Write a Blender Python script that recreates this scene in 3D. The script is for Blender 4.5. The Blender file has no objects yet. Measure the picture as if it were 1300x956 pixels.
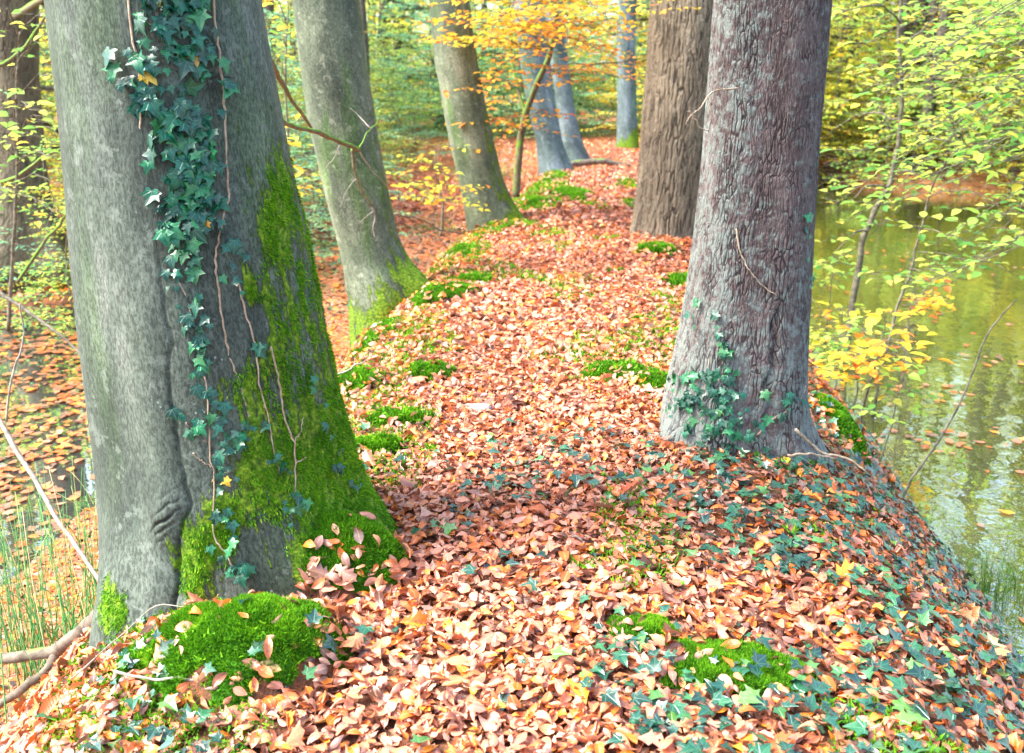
import bpy, math, random
import numpy as np
R = math.radians
rs = np.random.RandomState(7)
PI = math.pi
sc = bpy.context.scene
COL = sc.collection

# ------------------------------------------------------------------ camera maths
F = 1264.0
H = 1.5
PITCH = R(14.75)
CP, SP = math.cos(PITCH), math.sin(PITCH)

def ray(u, v):
    a = (u - 650.0) / F; b = (433.0 - v) / F
    return np.array([a, CP + b * SP, -SP + b * CP])
def atY(u, v, Y):
    d = ray(u, v); return np.array([0, 0, H]) + d * (Y / d[1])
def atZ(u, v, z):
    d = ray(u, v); return np.array([0, 0, H]) + d * ((z - H) / d[2])
def project(P):
    P = np.asarray(P, float)
    x = P[..., 0]; y = P[..., 1]; z = P[..., 2] - H
    dep = np.maximum(y * CP - z * SP, 0.05); up = y * SP + z * CP
    return 650 + F * x / dep, 433 - F * up / dep, dep

# ------------------------------------------------------------------ noise
def _h(ix, iy, iz, s):
    n = (ix * 374761393 + iy * 668265263 + iz * 2147483647 + s * 974634777) & 0xFFFFFFFF
    n = ((n ^ (n >> 13)) * 1274126177) & 0xFFFFFFFF
    n = n ^ (n >> 16)
    return (n & 0xFFFFFF) / float(0xFFFFFF)
def vnoise(x, y, z=0.0, s=0):
    x, y, z = np.broadcast_arrays(np.asarray(x, float), np.asarray(y, float), np.asarray(z, float))
    ix = np.floor(x).astype(np.int64); iy = np.floor(y).astype(np.int64); iz = np.floor(z).astype(np.int64)
    fx = x - ix; fy = y - iy; fz = z - iz
    fx = fx * fx * (3 - 2 * fx); fy = fy * fy * (3 - 2 * fy); fz = fz * fz * (3 - 2 * fz)
    out = 0
    for a in (0, 1):
        for b in (0, 1):
            for c in (0, 1):
                w = (fx if a else 1 - fx) * (fy if b else 1 - fy) * (fz if c else 1 - fz)
                out = out + w * _h(ix + a, iy + b, iz + c, s)
    return out
def fbm(x, y, z=0.0, s=0, o=4):
    r = 0; a = 1.0; t = 0
    for i in range(o):
        r = r + a * vnoise(x * 2 ** i, y * 2 ** i, np.asarray(z) * 2 ** i, s + i); t += a; a *= 0.5
    return r / t
def sstep(a, b, x):
    t = np.clip((np.asarray(x, float) - a) / (b - a), 0, 1); return t * t * (3 - 2 * t)

# ------------------------------------------------------------------ object helpers
def tag(o, label=None, cat=None, group=None, kind=None):
    if label: o['label'] = label
    if cat: o['category'] = cat
    if group: o['group'] = group
    if kind: o['kind'] = kind
    return o
def empty(name, loc, label=None, cat=None, group=None):
    o = bpy.data.objects.new(name, None); COL.objects.link(o)
    o.location = tuple(float(c) for c in loc)
    return tag(o, label, cat, group)
def link(name, me, parent=None, loc=None):
    """me holds world coordinates; with a parent at an unrotated location it is shifted into it"""
    o = bpy.data.objects.new(name, me); COL.objects.link(o)
    if parent is not None:
        o.parent = parent
        o.matrix_parent_inverse.identity()
        o.location = tuple(-c for c in parent.location)
    return o
def copy_tree(o, parent=None):
    c = o.copy(); COL.objects.link(c)
    if parent is not None: c.parent = parent
    for ch in list(o.children):
        copy_tree(ch, c)
    return c
def mesh_from(name, V, faces, mats, matidx=None, smooth=True, attrs=None, uv=None):
    """V (n,3); faces: list of int arrays (m,k)"""
    me = bpy.data.meshes.new(name)
    V = np.ascontiguousarray(V, dtype=np.float32)
    me.vertices.add(len(V)); me.vertices.foreach_set('co', V.ravel())
    loops = []; starts = []; tot = []; n = 0
    for f in faces:
        f = np.asarray(f, dtype=np.int32)
        if len(f) == 0: continue
        k = f.shape[1]
        starts.append(n + np.arange(len(f), dtype=np.int32) * k); tot.append(np.full(len(f), k, np.int32))
        loops.append(f.ravel()); n += f.size
    L = np.concatenate(loops); S = np.concatenate(starts); T = np.concatenate(tot)
    me.loops.add(len(L)); me.loops.foreach_set('vertex_index', L)
    me.polygons.add(len(S)); me.polygons.foreach_set('loop_start', S); me.polygons.foreach_set('loop_total', T)
    if matidx is not None: me.polygons.foreach_set('material_index', np.asarray(matidx, np.int32))
    if smooth: me.polygons.foreach_set('use_smooth', np.ones(len(S), bool))
    for m in (mats if isinstance(mats, (list, tuple)) else [mats]): me.materials.append(m)
    for k, a in (attrs or {}).items():
        a = np.asarray(a, np.float32)
        if a.ndim == 1:
            at = me.attributes.new(k, 'FLOAT', 'POINT'); at.data.foreach_set('value', a)
        else:
            at = me.attributes.new(k, 'FLOAT_VECTOR', 'POINT'); at.data.foreach_set('vector', a.ravel())
    me.update(calc_edges=True)
    return me

class Geo:
    """collects pieces (verts, quads, tris) with a material slot and a few per-vertex attributes"""
    def __init__(s): s.V = []; s.f = {3: [], 4: []}; s.m = {3: [], 4: []}; s.n = 0; s.A = []
    def add(s, V, quads=None, tris=None, slot=0, attr=None):
        V = np.asarray(V, float)
        for k, f in ((4, quads), (3, tris)):
            if f is not None and len(f):
                f = np.asarray(f, np.int64); s.f[k].append(f + s.n); s.m[k].append(np.full(len(f), slot))
        s.V.append(V); s.n += len(V)
        s.A.append(np.zeros((len(V), 3)) if attr is None else np.asarray(attr, float))
    def tube(s, pts, rad, n=6, slot=0, attr=None, rnd=0.0):
        pts = np.asarray(pts, float); m = len(pts); rad = np.broadcast_to(np.asarray(rad, float), (m,))
        t = np.gradient(pts, axis=0); t /= np.linalg.norm(t, axis=1)[:, None] + 1e-9
        ref = np.array([0, 0, 1.0]) if abs(t[:, 2]).mean() < 0.8 else np.array([1.0, 0, 0])
        a = np.cross(t, ref); a /= np.linalg.norm(a, axis=1)[:, None] + 1e-9
        b = np.cross(t, a)
        th = np.arange(n) * 2 * PI / n
        rr = rad[:, None] * (1 + (rnd * (rs.rand(m, n) - .5) if rnd else 0))
        V = pts[:, None, :] + rr[..., None] * (np.cos(th)[None, :, None] * a[:, None, :] + np.sin(th)[None, :, None] * b[:, None, :])
        i = np.arange(m - 1)[:, None] * n; j = np.arange(n)[None, :]; j2 = (j + 1) % n
        q = np.stack([i + j, i + j2, i + n + j2, i + n + j], -1).reshape(-1, 4)
        V = V.reshape(-1, 3); V = np.vstack([V, pts[0], pts[-1]])
        c0 = m * n; tr = []
        for k in range(n):
            tr.append((c0, (k + 1) % n, k)); tr.append((c0 + 1, (m - 1) * n + k, (m - 1) * n + (k + 1) % n))
        s.add(V, q, tr, slot, None if attr is None else np.tile(attr, (len(V), 1)))
    def leaves(s, *a, slot=0, **k):
        V, q, t, A = leaf_mesh(*a, **k); s.add(V, q, t, slot, A)
    def mesh(s, name, mats, smooth=True):
        fs = []; mi = []
        for k in (4, 3):
            if s.f[k]: fs.append(np.concatenate(s.f[k])); mi.append(np.concatenate(s.m[k]))
        return mesh_from(name, np.vstack(s.V), fs, mats, np.concatenate(mi), smooth, {'leaf': np.vstack(s.A)})

# ------------------------------------------------------------------ leaf templates (x across, y along, unit length)
def grid_leaf(rows, prof, wid):
    V = []; q = []
    for i, t in enumerate(rows):
        w = prof(t) * wid * 0.5
        V += [(-w, t, 0), (0, t, 0), (w, t, 0)]
        if i:
            a = (i - 1) * 3; q += [(a, a + 1, a + 4, a + 3), (a + 1, a + 2, a + 5, a + 4)]
    return np.array(V, float), np.array(q), None
T_BEECH = grid_leaf([0, .14, .32, .52, .72, .88, 1.0], lambda t: max(.03, math.sin(PI * min(1, t ** .85)) ** .85), .56)
T_BEECH_MID = grid_leaf([0, .28, .62, 1.0], lambda t: max(.04, math.sin(PI * min(1, t ** .85)) ** .8), .66)
T_SIMPLE = (np.array([(0, 0, 0), (-.3, .45, 0), (0, 1, 0), (.3, .45, 0)], float), None, np.array([(0, 2, 1), (0, 3, 2)]))
def fan(outline):
    o = np.array([(x, y, 0) for x, y in outline], float); V = np.vstack([[0, .32, 0], o]); n = len(o)
    return V, None, np.array([(0, i + 1, (i + 1) % n + 1) for i in range(n)])
_iv = [(0, .03), (.14, -.10), (.36, -.10), (.33, .07), (.40, .18), (.63, .36), (.40, .40), (.25, .46), (.19, .66), (.09, .86), (0, 1.02)]
T_IVY = fan(_iv + [(-x, y) for x, y in _iv[-2:0:-1]])
_oak = [(0, 0), (.10, .1), (.22, .14), (.13, .26), (.33, .38), (.20, .46), (.40, .62), (.22, .70), (.24, .86), (.08, .9), (0, 1.0)]
T_OAK = fan(_oak + [(-x, y) for x, y in _oak[-2:0:-1]])

def unit(v): return v / (np.linalg.norm(v, axis=-1, keepdims=True) + 1e-9)
def leaf_mesh(T, P, D, N, size, col, curl=0.0, fold=0.0, twist=0.0, crinkle=0.0):
    """T template; P bases (n,3); D growth directions; N normals; size (n,); col (n,) palette position.
    attribute 'leaf' = (across, along, palette)"""
    tv, q, tr = T; n = len(P); k = len(tv)
    if n == 0: return np.zeros((0, 3)), None, None, np.zeros((0, 3))
    D = unit(np.asarray(D, float)); N = np.asarray(N, float); X = unit(np.cross(D, N)); N = np.cross(X, D)
    size = np.broadcast_to(size, (n,)); curl = np.broadcast_to(curl, (n,)); fold = np.broadcast_to(fold, (n,)); twist = np.broadcast_to(twist, (n,))
    x = np.broadcast_to(tv[:, 0], (n, k)).copy(); y = np.broadcast_to(tv[:, 1], (n, k)).copy()
    cf = 1 / np.sqrt(1 + fold ** 2)
    z = (fold * cf)[:, None] * np.abs(x) + curl[:, None] * ((y - .5) ** 2 - .12) + twist[:, None] * x * (y - .3)
    if crinkle: z = z + crinkle * (rs.rand(n, k) - .5)
    x2 = x * cf[:, None]
    V = P[:, None, :] + size[:, None, None] * (x2[..., None] * X[:, None, :] + y[..., None] * D[:, None, :] + z[..., None] * N[:, None, :])
    off = (np.arange(n) * k)[:, None, None]
    Q = (q[None] + off).reshape(-1, 4) if q is not None else None
    TR = (tr[None] + off).reshape(-1, 3) if tr is not None else None
    A = np.stack([x / .62, y, np.broadcast_to(np.asarray(col, float)[:, None], (n, k))], -1).reshape(-1, 3)
    return V.reshape(-1, 3), Q, TR, A

# ------------------------------------------------------------------ node helper
class NT:
    def __init__(s, name):
        s.mat = bpy.data.materials.new(name); s.mat.use_nodes = True
        s.t = s.mat.node_tree; s.t.nodes.clear()
        s.out = s.t.nodes.new('ShaderNodeOutputMaterial')
    def n(s, typ, **kw):
        nd = s.t.nodes.new('ShaderNode' + typ)
        for k, v in kw.items(): setattr(nd, k, v)
        return nd
    def set(s, sock, v):
        if v is None: return
        if isinstance(v, bpy.types.NodeSocket): s.t.links.new(v, sock)
        elif isinstance(v, bpy.types.Node): s.t.links.new(v.outputs[0], sock)
        else:
            if hasattr(sock.default_value, '__len__') and not hasattr(v, '__len__'): v = [v] * len(sock.default_value)
            if hasattr(v, '__len__') and len(sock.default_value) == 4 and len(v) == 3: v = tuple(v) + (1,)
            sock.default_value = v
    def math(s, op, a, b=None, c=None, clamp=False):
        nd = s.n('Math', operation=op); nd.use_clamp = clamp
        for i, v in enumerate((a, b, c)): s.set(nd.inputs[i], v) if v is not None else None
        return nd.outputs[0]
    def vmul(s, v, m):
        nd = s.n('VectorMath', operation='MULTIPLY'); s.set(nd.inputs[0], v); s.set(nd.inputs[1], m); return nd.outputs[0]
    def vadd(s, v, m):
        nd = s.n('VectorMath', operation='ADD'); s.set(nd.inputs[0], v); s.set(nd.inputs[1], m); return nd.outputs[0]
    def noise(s, co, scale, detail=3, rough=.55, out='Fac', dist=0):
        nd = s.n('TexNoise'); s.set(nd.inputs['Vector'], co); nd.inputs['Scale'].default_value = scale
        nd.inputs['Detail'].default_value = detail; nd.inputs['Roughness'].default_value = rough; nd.inputs['Distortion'].default_value = dist
        return nd.outputs[out]
    def ramp(s, fac, stops, interp='LINEAR'):
        nd = s.n('ValToRGB'); nd.color_ramp.interpolation = interp; e = nd.color_ramp.elements
        while len(e) < len(stops): e.new(.5)
        for i, (p, c) in enumerate(stops):
            e[i].position = p; e[i].color = tuple(c) + (1,) if len(c) == 3 else c
        s.set(nd.inputs[0], fac); return nd.outputs[0]
    def rng(s, v, a, b, c=0., d=1., smooth=True):
        nd = s.n('MapRange', interpolation_type='SMOOTHSTEP' if smooth else 'LINEAR')
        s.set(nd.inputs[0], v)
        for i, x in enumerate((a, b, c, d)): nd.inputs[i + 1].default_value = x
        return nd.outputs[0]
    def mix(s, fac, a, b, typ='MIX'):
        nd = s.n('Mix', data_type='RGBA', blend_type=typ); s.set(nd.inputs[0], fac); s.set(nd.inputs[6], a); s.set(nd.inputs[7], b)
        return nd.outputs[2]
    def attr(s, name, out='Vector'):
        nd = s.n('Attribute', attribute_name=name); return nd.outputs[out]
    def sep(s, v):
        nd = s.n('SeparateXYZ'); s.set(nd.inputs[0], v); return nd.outputs
    def bump(s, h, strength=.5, dist=.01, normal=None):
        nd = s.n('Bump'); nd.inputs['Strength'].default_value = strength; nd.inputs['Distance'].default_value = dist
        s.set(nd.inputs['Height'], h)
        if normal is not None: s.set(nd.inputs['Normal'], normal)
        return nd.outputs[0]
    def principled(s, col, rough=.6, normal=None, spec=.5, **kw):
        nd = s.n('BsdfPrincipled'); s.set(nd.inputs['Base Color'], col); s.set(nd.inputs['Roughness'], rough)
        nd.inputs['Specular IOR Level'].default_value = spec
        if normal is not None: s.set(nd.inputs['Normal'], normal)
        for k, v in kw.items(): s.set(nd.inputs[k], v)
        return nd.outputs[0]
    def shade(s, sh): s.t.links.new(sh, s.out.inputs[0]); return s.mat

def leaf_material(name, stops, under=None, trans=.35, rough=.45, spec=.5, vein=True, spread=.0, ivy=False, coat=0.0, tcol=None):
    """palette by the leaf attribute's third channel, paler underside, veins, light coming through"""
    t = NT(name); s = t.sep(t.attr('leaf'))
    pal = s[2]
    if spread:
        oi = t.n('ObjectInfo'); pal = t.math('ADD', pal, t.math('MULTIPLY', t.math('SUBTRACT', oi.outputs['Random'], .5), spread), clamp=True)
    col = t.ramp(pal, stops)
    geo = t.n('NewGeometry')
    if vein:
        ax = t.math('ABSOLUTE', s[0])
        mid = t.rng(ax, .02, .10, 1, 0)
        w = t.math('SINE', t.math('MULTIPLY', t.math('SUBTRACT', s[1], t.math('MULTIPLY', ax, .55)), 56.0))
        side = t.rng(w, .55, 1.0, 0, 1)
        v = t.math('MAXIMUM', mid, t.math('MULTIPLY', side, .45))
        col = t.mix(t.math('MULTIPLY', v, .35), col, t.mix(.5, col, (.8, .6, .35)))
        spots = t.noise(t.n('TexCoord').outputs['Object'], 70, 2)
        col = t.mix(t.rng(spots, .60, .72, 0, .55), col, t.mix(1, col, (.45, .34, .28), 'MULTIPLY'))
        nrm = t.bump(t.math('SUBTRACT', t.math('MULTIPLY', w, .5), v), .35, .0015)
    elif ivy:
        ax = t.math('ABSOLUTE', t.math('MULTIPLY', s[0], .62)); yy = t.math('SUBTRACT', s[1], .03)
        ds = [ax]
        for an in (48, 84):
            ds.append(t.math('ABSOLUTE', t.math('SUBTRACT', t.math('MULTIPLY', ax, math.cos(R(an))), t.math('MULTIPLY', yy, math.sin(R(an))))))
        dm = t.math('MINIMUM', t.math('MINIMUM', ds[0], ds[1]), ds[2]); v = t.rng(dm, .008, .035, 1, 0)
        bl = t.noise(t.n('TexCoord').outputs['Object'], 120, 3)
        col = t.mix(t.rng(bl, .35, .65, 0, .5), col, t.mix(1, col, (.45, .55, .5), 'MULTIPLY'))
        col = t.mix(t.math('MULTIPLY', v, .26), col, (.16, .34, .18)); nrm = t.bump(t.math('MULTIPLY', v, -1), .5, .002)
    else: nrm = None
    if under is not None:
        col = t.mix(t.math('MULTIPLY', geo.outputs['Backfacing'], under[1]), col, under[0])
    p = t.principled(col, rough, nrm, spec)
    if coat: p.node.inputs['Coat Weight'].default_value = coat; p.node.inputs['Coat Roughness'].default_value = .25
    if trans <= 0: return t.shade(p)
    tr = t.n('BsdfTranslucent'); t.set(tr.inputs[0], t.mix(1, col, tcol or (1.0, 1.0, .88), 'MULTIPLY'))
    m = t.n('MixShader'); m.inputs[0].default_value = trans
    t.t.links.new(p, m.inputs[1]); t.t.links.new(tr.outputs[0], m.inputs[2])
    return t.shade(m.outputs[0])

# litter: dull pinkish browns to fresh orange and a few yellow ones
LITTER = [(0.0, (.04, .013, .008)), (.12, (.16, .042, .016)), (.30, (.38, .088, .024)), (.45, (.56, .14, .036)), (.60, (.68, .31, .19)), (.63, (.42, .070, .008)), (.80, (.66, .14, .006)), (.92, (.78, .25, .012)), (.96, (.75, .42, .03)), (1.0, (.75, .46, .04))]
M_LITTER = leaf_material('fallen_beech_leaf', LITTER, ((.50, .29, .23), .40), .12, .34, .8)
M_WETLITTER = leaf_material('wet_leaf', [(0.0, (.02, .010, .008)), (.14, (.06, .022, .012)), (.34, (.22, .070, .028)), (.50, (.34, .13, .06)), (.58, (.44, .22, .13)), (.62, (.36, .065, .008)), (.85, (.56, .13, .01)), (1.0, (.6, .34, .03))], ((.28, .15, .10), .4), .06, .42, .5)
M_IVYG = leaf_material('ground_ivy_leaf', [(0, (.006, .045, .032)), (.4, (.014, .10, .062)), (.8, (.035, .17, .06)), (1, (.14, .32, .05))], ((.10, .20, .12), .5), .10, .28, .8, vein=False, ivy=True, coat=.4)
M_IVYC = leaf_material('climbing_ivy_leaf', [(0, (.001, .045, .028)), (.5, (.002, .105, .060)), (.85, (.014, .19, .060)), (.93, (.05, .2, .05)), (.95, (.45, .13, .03)), (.98, (.8, .55, .04)), (1, (.8, .55, .04))], ((.05, .14, .08), .5), .10, .36, .5, vein=False, ivy=True, coat=.12)
M_GREEN = leaf_material('beech_leaf_green', [(0, (.12, .34, .07)), (.3, (.28, .54, .10)), (.6, (.52, .70, .13)), (.85, (.74, .74, .14)), (1, (.80, .58, .07))], None, .6, .5, .35, vein=False, spread=.3)
M_TEAL = leaf_material('beech_leaf_bluegreen', [(0, (.08, .30, .18)), (.4, (.18, .48, .28)), (.75, (.36, .62, .30)), (1, (.60, .72, .22))], None, .55, .45, .4, vein=False, spread=.3)
M_YELLOW = leaf_material('beech_leaf_yellow', [(0, (.24, .44, .06)), (.35, (.52, .62, .08)), (.65, (.80, .72, .08)), (.88, (.84, .58, .05)), (1, (.80, .34, .03))], None, .6, .5, .35, vein=False, spread=.25)
M_ORANGE = leaf_material('beech_leaf_orange', [(0, (.40, .48, .05)), (.25, (.72, .60, .05)), (.5, (.80, .44, .03)), (.8, (.78, .25, .03)), (1, (.60, .15, .03))], None, .45, .45, .5, vein=False)

def wood(name, c1, c2, sc_=30, moss=0.0, rough=.8):
    t = NT(name); co = t.n('TexCoord').outputs['Object']
    f = t.noise(co, sc_, 4); col = t.mix(t.rng(f, .3, .7), c1, c2)
    if moss:
        g = t.n('NewGeometry').outputs['Normal']; up = t.sep(g)[2]
        m = t.rng(t.math('ADD', t.math('MULTIPLY', up, .5), t.noise(co, 9, 3)), 1.0 - moss, 1.25 - moss)
        col = t.mix(m, col, (.13, .26, .025))
    return t.shade(t.principled(col, rough, t.bump(t.noise(co, sc_ * 3, 4), .6, .006), .25))
M_TWIG = wood('twig_bark', (.075, .065, .045), (.20, .18, .13))
M_TWIGPALE = wood('pale_dead_twig', (.17, .15, .115), (.34, .31, .26))
M_TWIGMOSS = wood('mossy_twig', (.10, .085, .05), (.18, .16, .09), 30, .55)
M_VINE = wood('ivy_stem', (.28, .20, .13), (.52, .40, .28), 60)
M_DARKBARK = wood('dark_trunk_bark', (.045, .040, .034), (.13, .11, .085), 14, .12)
M_BROWNBARK = wood('brown_trunk_bark', (.13, .085, .055), (.26, .18, .11), 12, .2)
M_LOG = wood('weathered_log', (.08, .065, .045), (.22, .185, .14), 18, .1)
M_ROOT = wood('root_bark', (.07, .055, .055), (.19, .155, .15), 26, .12)
M_STONE = wood('weathered_wood', (.24, .23, .25), (.50, .48, .50), 16)
M_RUSH = leaf_material('rush_stem', [(0, (.05, .22, .06)), (.6, (.10, .34, .09)), (.8, (.30, .42, .12)), (1, (.62, .50, .26))], None, .15, .45, .5, vein=False)
M_GRASS = leaf_material('grass_blade', [(0, (.08, .25, .03)), (.7, (.22, .42, .05)), (1, (.55, .5, .16))], None, .35, .5, .4, vein=False)
M_BRACKEN = leaf_material('bramble_leaf', [(0, (.05, .16, .03)), (.5, (.18, .34, .04)), (.8, (.55, .55, .05)), (1, (.55, .16, .03))], None, .4, .45, .5, vein=False)
M_PURPLE = leaf_material('purple_shrub_leaf', [(0, (.06, .035, .05)), (.5, (.16, .09, .11)), (.8, (.30, .14, .12)), (1, (.16, .30, .10))], None, .3, .5, .4, vein=False)

def moss_mat():
    t = NT('moss'); s = t.sep(t.attr('leaf')); co = t.n('TexCoord').outputs['Object']
    pal = t.math('ADD', s[2], t.math('MULTIPLY', t.math('SUBTRACT', t.noise(co, 9, 2), .5), .9), clamp=True)
    col = t.ramp(pal, [(0, (.018, .075, .004)), (.45, (.07, .25, .006)), (.8, (.19, .45, .010)), (1, (.38, .55, .02))])
    p = t.principled(col, .7, None, .2)
    tr = t.n('BsdfTranslucent'); t.set(tr.inputs[0], col)
    m = t.n('MixShader'); m.inputs[0].default_value = .3
    t.t.links.new(p, m.inputs[1]); t.t.links.new(tr.outputs[0], m.inputs[2])
    return t.shade(m.outputs[0])
M_MOSS = moss_mat()
def mossbase():
    t = NT('moss_bed'); co = t.n('TexCoord').outputs['Object']; f = t.noise(co, 120, 3)
    col = t.ramp(f, [(.3, (.02, .07, .006)), (.6, (.06, .22, .01)), (.8, (.13, .34, .012))])
    return t.shade(t.principled(col, .9, t.bump(f, 1, .01), .1))
M_MOSSBED = mossbase()

def beech_bark(name, tint=(1, 1, 1), mossy=0.0):
    t = NT(name); co = t.attr('bark_co'); moss = t.attr('moss', 'Fac')
    big = t.noise(t.vmul(co, (1, 1, .45)), 3.4, 7, .64)
    mid = t.noise(t.vmul(co, (1, 1, .18)), 26.0, 5, .6)
    fine = t.noise(t.vmul(co, (1, 1, .42)), 130.0, 5, .78)
    col = t.ramp(big, [(.30, (.045, .058, .050)), (.42, (.085, .105, .088)), (.53, (.14, .165, .14)), (.62, (.22, .235, .21)), (.74, (.27, .265, .27))])
    col = t.mix(t.rng(mid, .35, .7, 0, .75), t.mix(1, col, (.78, .82, .78), 'MULTIPLY'), col)
    col = t.mix(t.rng(fine, .40, .60, 0, 1), t.mix(1, col, (.45, .47, .45), 'MULTIPLY'), t.mix(1, col, (1.35, 1.35, 1.32), 'MULTIPLY'))
    # green algae tint down the trunk
    alg = t.noise(t.vmul(co, (1, 1, .18)), 5.0, 3, .6); alg2 = t.rng(alg, .52, .66, 0, .45 + .4 * mossy)
    col = t.mix(alg2, col, t.mix(1, col, (.62, .95, .38), 'MULTIPLY'))
    # thin cross wrinkles and pock marks
    hl = t.noise(t.vmul(co, (2.5, 2.5, 42)), 1.0, 4, .6, dist=.5); gate = t.noise(t.vmul(co, (3, 3, 2.0)), 1.6, 2)
    line = t.math('MULTIPLY', t.rng(hl, .66, .74), t.rng(gate, .50, .62))
    col = t.mix(t.math('MULTIPLY', line, .7), col, (.05, .055, .05))
    vo = t.n('TexVoronoi'); t.set(vo.inputs['Vector'], t.vmul(co, (1, 1, .8))); vo.inputs['Scale'].default_value = 55
    sp = t.rng(vo.outputs['Distance'], .10, .2, 1, 0); spg = t.rng(t.noise(co, 7, 2), .55, .68)
    col = t.mix(t.math('MULTIPLY', t.math('MULTIPLY', sp, spg), .6), col, (.55, .58, .54))
    lic = t.rng(t.noise(co, 15, 7, .72), .57, .62, 0, .38); col = t.mix(lic, col, (.30, .335, .29))
    col = t.mix(1, col, tint, 'MULTIPLY')
    # darker bark colour along the crease and the fold's wrinkles
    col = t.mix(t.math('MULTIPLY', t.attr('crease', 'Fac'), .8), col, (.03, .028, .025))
    mn = t.noise(t.vmul(co, (1, 1, .25)), 24, 6, .72)
    mm = t.rng(t.math('ADD', moss, t.math('MULTIPLY', t.math('SUBTRACT', mn, .5), 2.4)), .46, .62)
    mcol = t.ramp(t.noise(co, 70, 4), [(.3, (.03, .075, .005)), (.5, (.10, .20, .010)), (.7, (.26, .38, .025))])
    col = t.mix(mm, col, mcol)
    h = t.math('ADD', t.math('MULTIPLY', fine, .35), t.math('MULTIPLY', mid, .8))
    h = t.math('SUBTRACT', h, t.math('MULTIPLY', line, .8))
    h = t.math('ADD', h, t.math('MULTIPLY', mm, t.math('ADD', .3, t.noise(co, 90, 4))))
    return t.shade(t.principled(col, t.mix(mm, (.62, .62, .62), (.95, .95, .95)), t.bump(h, 1.0, .010), .3))
M_BEECH = beech_bark('beech_bark_grey', (.72, .76, .73))
M_BEECH2 = beech_bark('beech_bark_pale', (1.15, 1.15, .92), 1)
M_BEECH3 = beech_bark('beech_bark_blue', (1.1, 1.25, 1.6), .3)

def furrow_bark(name, plate1, plate2, furrow, lichen, scale=24, elong=.22, depth=.014, lich=(.50, .62), gate0=.15):
    t = NT(name); co = t.attr('bark_co')
    warp = t.n('TexNoise'); t.set(warp.inputs['Vector'], t.vmul(co, (1, 1, .6))); warp.inputs['Scale'].default_value = 11; warp.inputs['Detail'].default_value = 3
    w = t.n('VectorMath', operation='SUBTRACT'); t.set(w.inputs[0], warp.outputs['Color']); w.inputs[1].default_value = (.5, .5, .5)
    c2 = t.vadd(t.vmul(co, (1, 1, elong)), t.vmul(w.outputs[0], (.045, .045, .04)))
    vo = t.n('TexVoronoi', feature='DISTANCE_TO_EDGE'); t.set(vo.inputs['Vector'], c2); vo.inputs['Scale'].default_value = scale
    vo2 = t.n('TexVoronoi', feature='DISTANCE_TO_EDGE'); t.set(vo2.inputs['Vector'], t.vmul(c2, (1, 1, 2.2))); vo2.inputs['Scale'].default_value = scale * 1.9
    gate = t.rng(t.noise(t.vmul(co, (1, 1, .5)), 13, 4, .6), .36, .62, gate0, 1)
    e = t.rng(vo.outputs['Distance'], .0, .20); e = t.math('SUBTRACT', 1.0, t.math('MULTIPLY', t.math('SUBTRACT', 1.0, e), gate)); e2 = t.rng(vo2.outputs['Distance'], 0, .16)
    fine = t.noise(t.vmul(co, (1, 1, .4)), 150, 5, .7); rough = t.noise(co, 40, 5, .6)
    hgt = t.math('ADD', t.math('MULTIPLY', e, .72), t.math('MULTIPLY', t.math('MULTIPLY', e, e2), .28))
    hgt = t.math('ADD', hgt, t.math('MULTIPLY', t.math('SUBTRACT', t.noise(t.vmul(co, (1, 1, .45)), 48, 6, .68), .5), .9))
    col = t.mix(t.rng(t.noise(t.vmul(co, (1, 1, .3)), 6, 4), .38, .62), plate1, plate2)
    col = t.mix(t.rng(fine, .35, .65, 0, .6), t.mix(1, col, (.55, .53, .52), 'MULTIPLY'), t.mix(1, col, (1.2, 1.2, 1.2), 'MULTIPLY'))
    lf = t.attr('lichen', 'Fac')
    lm = t.rng(t.math('ADD', t.noise(co, 26, 5, .7), t.math('MULTIPLY', lf, .25)), lich[0], lich[1], 0, .8)
    col = t.mix(lm, col, lichen)
    col = t.mix(t.rng(e, .05, .55, 1, 0), col, furrow)
    moss = t.attr('moss', 'Fac')
    mm = t.rng(t.math('ADD', moss, t.math('MULTIPLY', t.math('SUBTRACT', t.noise(co, 20, 4), .5), 1.3)), .42, .6)
    col = t.mix(mm, col, t.mix(t.noise(co, 60, 3), (.04, .12, .01), (.22, .38, .03)))
    d = t.n('Displacement'); t.set(d.inputs['Height'], hgt); d.inputs['Midlevel'].default_value = .6; d.inputs['Scale'].default_value = depth
    t.t.links.new(d.outputs[0], t.out.inputs['Displacement'])
    m = t.shade(t.principled(col, .8, t.bump(t.math('ADD', fine, rough), .5, .003), .3))
    m.displacement_method = 'BOTH'
    return m
M_OAK1 = furrow_bark('furrowed_bark_violet', (.108, .078, .074), (.18, .138, .130), (.036, .026, .025), (.19, .225, .20), 70, .16, .0058, (.50, .68), .50)
M_OAK2 = furrow_bark('furrowed_bark_brown', (.225, .185, .13), (.33, .28, .20), (.06, .048, .034), (.30, .27, .20), 26, .12, .016, (.6, .75), .5)

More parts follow.
